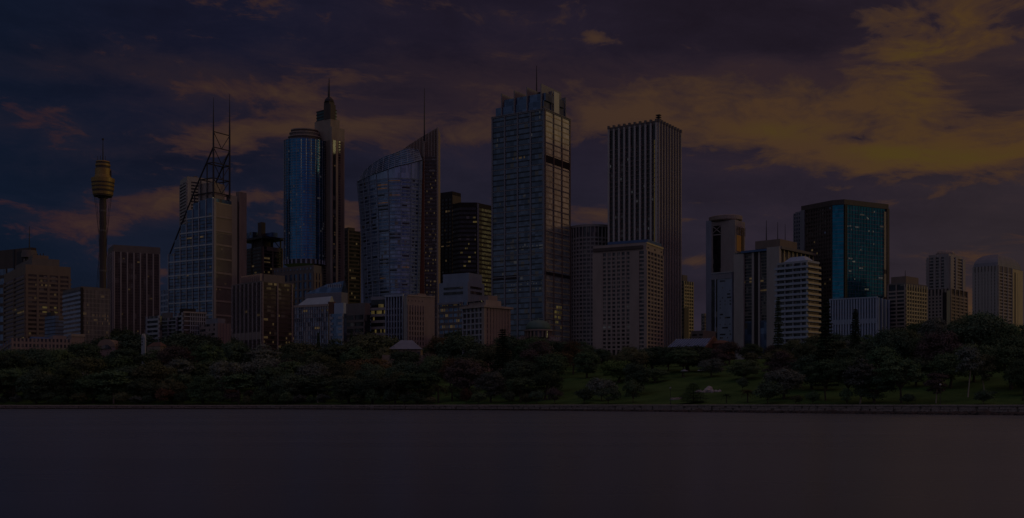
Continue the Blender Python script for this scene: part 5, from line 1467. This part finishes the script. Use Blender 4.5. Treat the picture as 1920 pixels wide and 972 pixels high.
def palm(seed):
    rng = np.random.default_rng(seed); parts = []
    for k in range(26):
        a = rng.uniform(0, 6.28); up = rng.uniform(-.15, 1.0); L = rng.uniform(.32, .44)
        s_ = np.linspace(0, 1, 34)
        rr_ = L * s_ * (1 - .15 * s_); z = .62 + up * .36 * s_ - .34 * s_ ** 2
        for sd in (-1, 1):
            off = .055 * np.sin(pi * (s_ * .85 + .12)) * sd
            pos = np.stack([np.cos(a) * rr_ - np.sin(a) * off, np.sin(a) * rr_ + np.cos(a) * off, z - .02 * abs(sd)], 1)
            parts.append(quads(pos, np.stack([rng.normal(size=34) * .4, rng.normal(size=34) * .4, np.ones(34)], 1), .026, rng, .4))
    g = MB(); g.tube((0, 0, -.05), (.01, 0, .3), .035, .026, 8); g.tube((.01, 0, .3), (0, 0, .64), .026, .022, 8)
    return npmesh('crown', parts, lf['dark']), g.mesh('trunk', bark)
proto('palm', [palm(81)])

TREES = []
GRP = {'fig': 'spreading trees of the waterfront park', 'round': 'rounded trees of the waterfront park', 'tall': 'tall pale-trunked trees of the waterfront park',
       'umbrella': 'flat-topped trees of the waterfront park', 'sparse': 'thin-crowned trees of the waterfront park', 'shrub': 'shrubs along the shore',
       'norfolk': 'tall layered pines', 'columnpine': 'narrow column pines', 'cypress': 'small cypresses', 'layered': 'layered lawn conifer', 'palm': 'palms by the lawn'}
def tree(kind, px, t, ptop, wpx, leaf, rr, label=None, yaw=None):
    x, d, z = along(px, t)
    H = (Z(ptop, d) - z) * {'norfolk': 1.0, 'columnpine': 1.0, 'cypress': 1.0, 'layered': 1.0, 'palm': 1.05}.get(kind, 1.13)
    if H < 1.2: return None
    var = PRO[kind]; cm, tm = var[rr.randrange(len(var))]
    base_w = {'fig': 1.16, 'round': .9, 'tall': .74, 'umbrella': 1.25, 'sparse': .95, 'shrub': 1.45, 'norfolk': .36, 'columnpine': .19, 'cypress': .33, 'layered': 1.0, 'palm': .78}[kind]
    wid = wpx / F * d / base_w if wpx else H * rr.uniform(.9, 1.15)
    name = {'shrub': 'shrub', 'palm': 'palm_tree', 'norfolk': 'pine_tree', 'columnpine': 'pine_tree', 'cypress': 'cypress_tree', 'layered': 'conifer_tree'}.get(kind, 'tree')
    o = empty(name, label or '', 'shrub' if kind == 'shrub' else 'palm' if kind == 'palm' else 'tree', (x, d, z - .1), rr.uniform(0, 6.28) if yaw is None else yaw, GRP[kind])
    o.scale = (wid, wid, H)
    for nm, me in (('trunk', tm), ('crown', cm)):
        c = bpy.data.objects.new(nm, me); COL.objects.link(c); c.parent = o
        if nm == 'crown':
            c.material_slots[0].link = 'OBJECT'; c.material_slots[0].material = lf[leaf]
    TREES.append(dict(o=o, kind=kind, px=px, t=t, top=ptop, leaf=leaf, fixed=bool(label), H=H))
    return o

rr = random.Random(20)
# ---- trees one can single out in the photograph
SP = [
 ('norfolk', 943, 70, 614, 62, 'dark', 'tall dark pine rising from the shore left of the domed building'),
 ('norfolk', 1549, 55, 556, 58, 'dark', 'tallest dark pine in front of the white-finned block, right of the balcony apartments'),
 ('columnpine', 1604, 120, 577, 24, 'dark', 'narrow dark pine in front of the middle of the white-finned block'),
 ('columnpine', 1459, 150, 556, 22, 'dark', 'narrow dark pine in front of the white balcony apartments'),
 ('cypress', 597, 150, 622, 17, 'dark', 'small pointed cypress in front of the silver-roofed glass office'),
 ('cypress', 659, 150, 620, 17, 'dark', 'small pointed cypress in front of the low dark grey block'),
 ('layered', 1300, 12, 716, 58, 'dark', 'small dark layered conifer standing alone on the lawn by the shore'),
 ('palm', 1362, 12, 731, 24, 'mid', 'small palm with green fronds standing on the lawn right of the layered conifer'),
 ('palm', 1402, 14, 722, 34, 'rust', 'reddish bushy palm at the right end of the lawn'),
 ('palm', 822, 14, 708, 46, 'olive', 'palm with drooping fronds on the shore left of the tall dark pine'),
 ('palm', 848, 22, 712, 40, 'mid', 'palm with green fronds behind the drooping palm on the left shore'),
 ('fig', 702, 150, 625, 130, 'olive', 'large spreading yellowish tree before the pale hip-roofed pavilion'),
 ('fig', 690, 75, 672, 110, 'rust', 'broad rusty tree below the large yellowish tree'),
 ('round', 826, 150, 632, 64, 'rust', 'dark red-brown rounded tree in front of the pink masonry building'),
 ('sparse', 1010, 130, 640, 84, 'plum', 'thin purplish leafless-looking tree under the green dome'),
 ('sparse', 800, 95, 664, 66, 'plum', 'thin purplish tree under the dark red-brown rounded tree'),
 ('sparse', 845, 60, 672, 52, 'rust', 'thin orange-tinted tree left of the tall dark pine'),
 ('sparse', 1470, 60, 660, 90, 'plum', 'thin purplish tree in front of the wide pale-pier office'),
 ('tall', 1613, 10, 676, 80, 'grey', 'pale white-trunked gum tree on the shore below the white-finned block'),
 ('umbrella', 1690, 12, 676, 110, 'mid', 'broad flat-topped tree on twin pale trunks at the right shore'),
 ('tall', 1755, 12, 700, 58, 'plum', 'slim purplish gum tree right of the broad flat-topped tree on the shore'),
 ('tall', 1815, 34, 646, 62, 'grey', 'tall pale gum tree on the grassy bank near the right edge'),
 ('tall', 1846, 46, 666, 56, 'olive', 'pale gum tree with bare lower stems right of the tall pale gum'),
 ('fig', 1832, 130, 590, 130, 'dark', 'very large dark domed fig below the curved-roof apartments'),
 ('fig', 1896, 55, 632, 110, 'mid', 'large green tree at the right edge of the park'),
 ('fig', 1762, 110, 622, 96, 'plum', 'large brownish tree below the stepped apartment tower'),
 ('fig', 1668, 110, 618, 90, 'dark', 'large dark tree below the golden gridded office'),
 ('umbrella', 1548, 22, 674, 90, 'mid', 'flat-topped green tree on the shore below the tallest dark pine'),
 ('round', 920, 18, 697, 62, 'grey', 'round greyish shore tree left of the foot of the tall dark pine'),
 ('fig', 1022, 26, 693, 72, 'mid', 'round green tree on the shore left of the narrow lawn'),
 ('shrub', 1128, 24, 709, 66, 'grey', 'wide pale grey-green bush above the shore right of the narrow lawn'),
 ('shrub', 1095, 10, 728, 44, 'dark', 'dark round bush on the shore under the narrow lawn'),
 ('shrub', 1140, 9, 726, 52, 'dark', 'dark wide bush on the shore below the pale grey-green bush'),
 ('shrub', 1040, 9, 727, 36, 'plum', 'purplish bush at the water side below the round green tree'),
 ('shrub', 1187, 14, 712, 46, 'mid', 'green bush on the left edge of the main lawn'),
 ('fig', 1160, 95, 676, 84, 'bright', 'bright green rounded tree above the narrow lawn'),
 ('fig', 1228, 92, 690, 60, 'mid', 'low rounded tree at the upper left corner of the main lawn'),
 ('round', 1100, 118, 660, 60, 'mid', 'green tree left of the hotel foot above the narrow lawn'),
 ('fig', 1395, 96, 676, 72, 'mid', 'green rounded tree at the upper right corner of the main lawn'),
 ('shrub', 1392, 60, 708, 30, 'dark', 'dark bush on the right edge of the main lawn'),
 ('fig', 1470, 26, 690, 84, 'grey', 'greyish spreading tree on the shore right of the lawn'),
 ('shrub', 1440, 9, 716, 60, 'dark', 'dark shrubs on the shore just right of the lawn'),
 ('fig', 242, 170, 626, 150, 'dark', 'big dark domed fig in front of the finned dark slab'),
 ('fig', 355, 165, 624, 140, 'dark', 'big dark domed fig in front of the gridded dark flats'),
 ('fig', 560, 150, 643, 120, 'olive', 'wide olive tree in front of the finned mid-rise office corner'),
 ('round', 158, 120, 643, 74, 'dark', 'dark upright tree in front of the plain pink stone house end'),
 ('fig', 205, 88, 668, 130, 'mid', 'wide layered tree in mid-wood under the big dark domed fig'),
 ('fig', 400, 70, 676, 132, 'mid', 'wide green tree in mid-wood below the pink brick building'),
 ('fig', 488, 66, 670, 120, 'grey', 'large grey-green tree in mid-wood below the finned mid-rise'),
 ('fig', 60, 40, 686, 120, 'mid', 'wide green tree above the shore at far left'),
 ('fig', 175, 16, 700, 90, 'mid', 'broad bright-edged tree at the water wall below the observation tower'),
 ('round', 760, 96, 658, 70, 'dark', 'dark rounded tree standing right before the hip-roofed pavilion'),
 ('round', 728, 110, 652, 60, 'olive', 'olive rounded tree at the left end of the hip-roofed pavilion'),
 ('fig', 868, 150, 628, 112, 'dark', 'dark wide tree in front of the pale blue stepped office'),
 ('fig', 1290, 150, 648, 124, 'dark', 'dark wide tree in front of the glass-roofed hall'),
 ('fig', 1225, 160, 650, 96, 'dark', 'dark wide tree at the right foot of the concrete hotel'),
 ('sparse', 1075, 150, 640, 60, 'rust', 'orange-tinted thin tree at the foot of the round tower'),
 ('fig', 95, 112, 655, 120, 'dark', 'dark wide tree in front of the long low pinkish building'),
 ('fig', 15, 118, 656, 100, 'mid', 'green tree at the far left edge before the low pinkish building'),
 ('norfolk', 360, 60, 672, 44, 'dark', 'dark conical pine among the dense trees below the stepped glass tower'),
]
for kind, px, t, top, w, leaf, lab in SP: tree(kind, px, t, top, w, leaf, rr, lab)

# ---- the wood behind the shore
TL = ([-80, 0, 40, 60, 100, 150, 165, 190, 215, 245, 280, 330, 400, 440, 480, 530, 560, 620, 680, 740, 800, 850, 890, 930, 980, 1040, 1080, 1140, 1220, 1270, 1340, 1400, 1440, 1480, 1520, 1570, 1620, 1660, 1720, 1780, 1830, 1880, 1900, 1990],
      [655, 668, 668, 664, 662, 655, 643, 650, 634, 642, 652, 648, 634, 652, 660, 662, 655, 652, 634, 650, 652, 640, 648, 642, 648, 640, 652, 664, 664, 658, 655, 655, 650, 644, 640, 640, 634, 622, 618, 606, 594, 604, 622, 632])
def tl(px): return float(np.interp(px, *TL)) - float(np.interp(px, [900, 1250, 1500], [11, 8, 3]))
pal_l = ['dark'] * 6 + ['mid'] * 4 + ['olive'] * 2 + ['grey'] + ['plum'] + ['rust']
pal_r = ['dark'] * 5 + ['mid'] * 4 + ['olive'] * 3 + ['grey'] * 2 + ['plum'] * 2
def busy(px, t, sep):
    return any(abs(q['px'] - px) < sep and abs(q['t'] - t) < 26 for q in TREES if q['fixed'])
def row(t0, step, topf, kinds, lo=-70, hi=1990, skip=lambda p: False, jt=12, wk=1.0):
    px = lo + rr.uniform(0, step)
    while px < hi:
        t = t0 + rr.uniform(-jt, jt)
        if not skip(px) and not busy(px, t, step * .42):
            k = rr.choice(kinds); top = topf(px)
            x, d, z = along(px, t)
            hpx = (Z(top, d) - z) * F / d
            w = max(step * rr.uniform(1.15, 1.7), hpx * rr.uniform(.8, 1.2)) * wk
            w = min(w, hpx * rr.uniform(1.35, 2.0))
            if hpx > 8: tree(k, px, t, top, w, rr.choice(pal_l if px < 1050 else pal_r), rr)
        px += step * rr.uniform(.75, 1.25)
clear = lambda p: 1052 < p < 1168 or 1198 < p < 1432
clear2 = lambda p: 1058 < p < 1160 or 1215 < p < 1385
row(225, 40, lambda p: tl(p) + rr.uniform(-12, 8), ['fig', 'round', 'round', 'sparse'])
row(165, 48, lambda p: tl(p) + rr.uniform(-4, 18), ['fig', 'round', 'umbrella', 'fig', 'sparse'])
row(112, 52, lambda p: (tl(p) * .55 + 678 * .45 if p < 1440 else tl(p) * .65 + 672 * .35) + rr.uniform(-18, 12), ['fig', 'round', 'fig', 'umbrella', 'tall'])
row(66, 54, lambda p: (676 if p < 1440 else 660) + rr.uniform(-20, 14), ['fig', 'round', 'fig', 'round', 'umbrella'], skip=clear2)
row(36, 54, lambda p: (690 if p < 1440 else 678) + rr.uniform(-18, 14), ['fig', 'round', 'fig', 'umbrella', 'round'], skip=clear, jt=8)
row(15, 54, lambda p: (703 if p < 1440 else 692) + rr.uniform(-18, 14), ['fig', 'round', 'fig', 'umbrella', 'tall', 'round'], skip=lambda p: clear(p) or p > 1790, jt=5)
row(8, 26, lambda p: 738 + rr.uniform(-10, 8), ['shrub'], skip=lambda p: clear(p) or p > 1600 and rr.random() < .75, jt=1.2, wk=1.0)
row(24, 34, lambda p: 728 + rr.uniform(-8, 8), ['shrub'], hi=1040, jt=3, wk=1.2)
row(40, 26, lambda p: 728 + rr.uniform(-6, 6), ['shrub'], lo=1780, jt=5, skip=lambda p: p < 1790)

# ---- every tree gets a label of its own
LOOK = {'dark': 'dark green', 'mid': 'mid-green', 'olive': 'olive', 'grey': 'grey-green', 'rust': 'rusty', 'plum': 'brownish-purple', 'bright': 'bright green'}
KIND = {'fig': 'spreading tree', 'round': 'rounded tree', 'tall': 'thin-trunked tree', 'umbrella': 'flat-topped tree', 'sparse': 'thin-crowned tree', 'shrub': 'bush'}
ANCH = [(40, 'the brown banded tower'), (135, 'the sandstone terrace end'), (195, 'the observation tower'), (255, 'the finned dark slab'), (318, 'the white-banded flats'), (375, 'the stepped glass tower'), (430, 'its pink brick neighbour'),
        (490, 'the finned mid-rise'), (585, 'the silver-roofed office'), (650, 'the dark grey block'), (725, 'the banded column office'), (785, 'the pink masonry building'), (845, 'the pale blue office'), (910, 'the ornate pale block'),
        (1000, 'the domed building'), (1085, 'the round tower'), (1175, 'the concrete hotel'), (1255, 'the white-columned skyscraper'), (1310, 'the glass-roofed hall'), (1360, 'the ring-crowned tower'), (1430, 'the wide pale-pier office'), (1495, 'the balcony apartments'),
        (1545, 'the dark teal tower'), (1610, 'the white-finned block'), (1700, 'the golden office'), (1775, 'the stepped apartment tower'), (1865, 'the curved-roof apartments'), (1960, 'the right frame edge')]
def where(t): return 'at the water wall' if t < 24 else 'just behind the shore' if t < 50 else 'in mid-wood' if t < 90 else 'in the upper wood' if t < 140 else 'at the back wood edge' if t < 196 else 'on the wood skyline'
sets = {}
ORD = ['first', 'second', 'third', 'fourth', 'fifth', 'sixth', 'seventh', 'eighth', 'ninth', 'tenth']
for q in TREES:
    if q['fixed']: continue
    a = min(ANCH, key=lambda z: abs(z[0] - q['px']))[1]
    if a == 'its pink brick neighbour': a = 'the pink brick building'
    lab = f"{LOOK[q['leaf']]} {KIND[q['kind']]} {where(q['t'])}, below {a}"
    sets.setdefault(lab, []).append(q)
for lab, qs in sets.items():
    qs.sort(key=lambda q: q['px'])
    if len(qs) == 1: qs[0]['o']['label'] = lab; continue
    words = {2: ['left of two: ', 'right of two: '], 3: ['leftmost of three: ', 'middle of three: ', 'rightmost of three: ']}.get(len(qs))
    for i, q in enumerate(qs): q['o']['label'] = (words[i] if words else ORD[i] + ' from left: ') + lab

# ------------------------------------------------------------------ things on the lawn
m_pale = mat('pale_stone', (.40, .36, .36), .9, .3, 1.0, 1.0, bump=.5)
x, d, z = along(1328, 52)
t = empty('rock_garden', 'heap of pale grey boulders in the middle of the main lawn', 'rock garden', (x, d, z))
rnd = random.Random(4)
for k in range(13):
    u = (k / 12 - .5) * 7.4; s_ = rnd.uniform(.5, .95) * (1.35 if 4 < k < 9 else .8)
    g = MB(); rock(g, (0, 0, 0), (s_ * 1.0, s_ * .8, s_ * .95), rnd, n=8, m=6)
    o = g.build('boulder', m_pale, t, loc=(u + rnd.uniform(-.3, .3), rnd.uniform(-1, 1), s_ * .35 + (.6 if 5 < k < 8 else 0)))
x, d, z = along(1268, 26)
t = empty('flower_bed', 'low oval bed of pale flowers on the left of the main lawn', 'flower bed', (x, d, z))
MB().lathe([(2.0, -.4), (2.1, .18), (1.9, .22)], 20).build('bed_edge', m_pale, t)
rng = np.random.default_rng(5)
a_ = rng.uniform(0, 6.28, 420); r_ = np.sqrt(rng.uniform(0, 1, 420)) * 1.85
me = npmesh('flowers', [quads(np.stack([r_ * np.cos(a_), r_ * np.sin(a_), rng.uniform(.22, .6, 420)], 1), np.stack([rng.normal(size=420) * .5, rng.normal(size=420) * .5, np.ones(420)], 1), .11, rng)], mat('pale_petal', (.45, .40, .42), .9))
o = bpy.data.objects.new('flowers', me); COL.objects.link(o); o.parent = t; o['kind'] = 'stuff'
for px, lab in ((1283, 'left one of two small white parasols at the top of the main lawn'), (1315, 'right one of two small white parasols at the top of the main lawn')):
    x, d, z = along(px, 113)
    t = empty('parasol', lab, 'parasol', (x, d, z), 0, 'white parasols at the top of the lawn')
    MB().rings([[(1.5 * cos(pi * k / 4), 1.5 * sin(pi * k / 4), 2.1) for k in range(8)], [(1.52 * cos(pi * k / 4), 1.52 * sin(pi * k / 4), 2.25) for k in range(8)], [(.05 * cos(pi * k / 4), .05 * sin(pi * k / 4), 2.9) for k in range(8)]]).build('canopy', white, t)
    MB().tube((0, 0, -.2), (0, 0, 2.5), .05).build('pole', steel, t); MB().lathe([(.4, -.2), (.4, .08)], 10).build('base', conc_d, t)
for px, t_, lab in ((1257, 5.6, 'thin lamp post on the walk left of the layered conifer'), (1763, 5.6, 'thin lamp post on the walk below the slim purplish gum tree')):
    x, d, z = along(px, t_)
    t = empty('lamp_post', lab, 'lamp post', (x, d, z), 0, 'lamp posts on the shore walk')
    MB().tube((0, 0, -.2), (0, 0, 4.6), .085, .05, 8).build('pole', steel, t)
    MB().lathe([(.10, 4.6), (.24, 4.75), (.26, 5.0), (.05, 5.12)], 10).build('lantern', alu, t); MB().lathe([(.16, -.2), (.16, .35), (.09, .5)], 8).build('pole_base', steel, t)
bpy.context.view_layer.update()
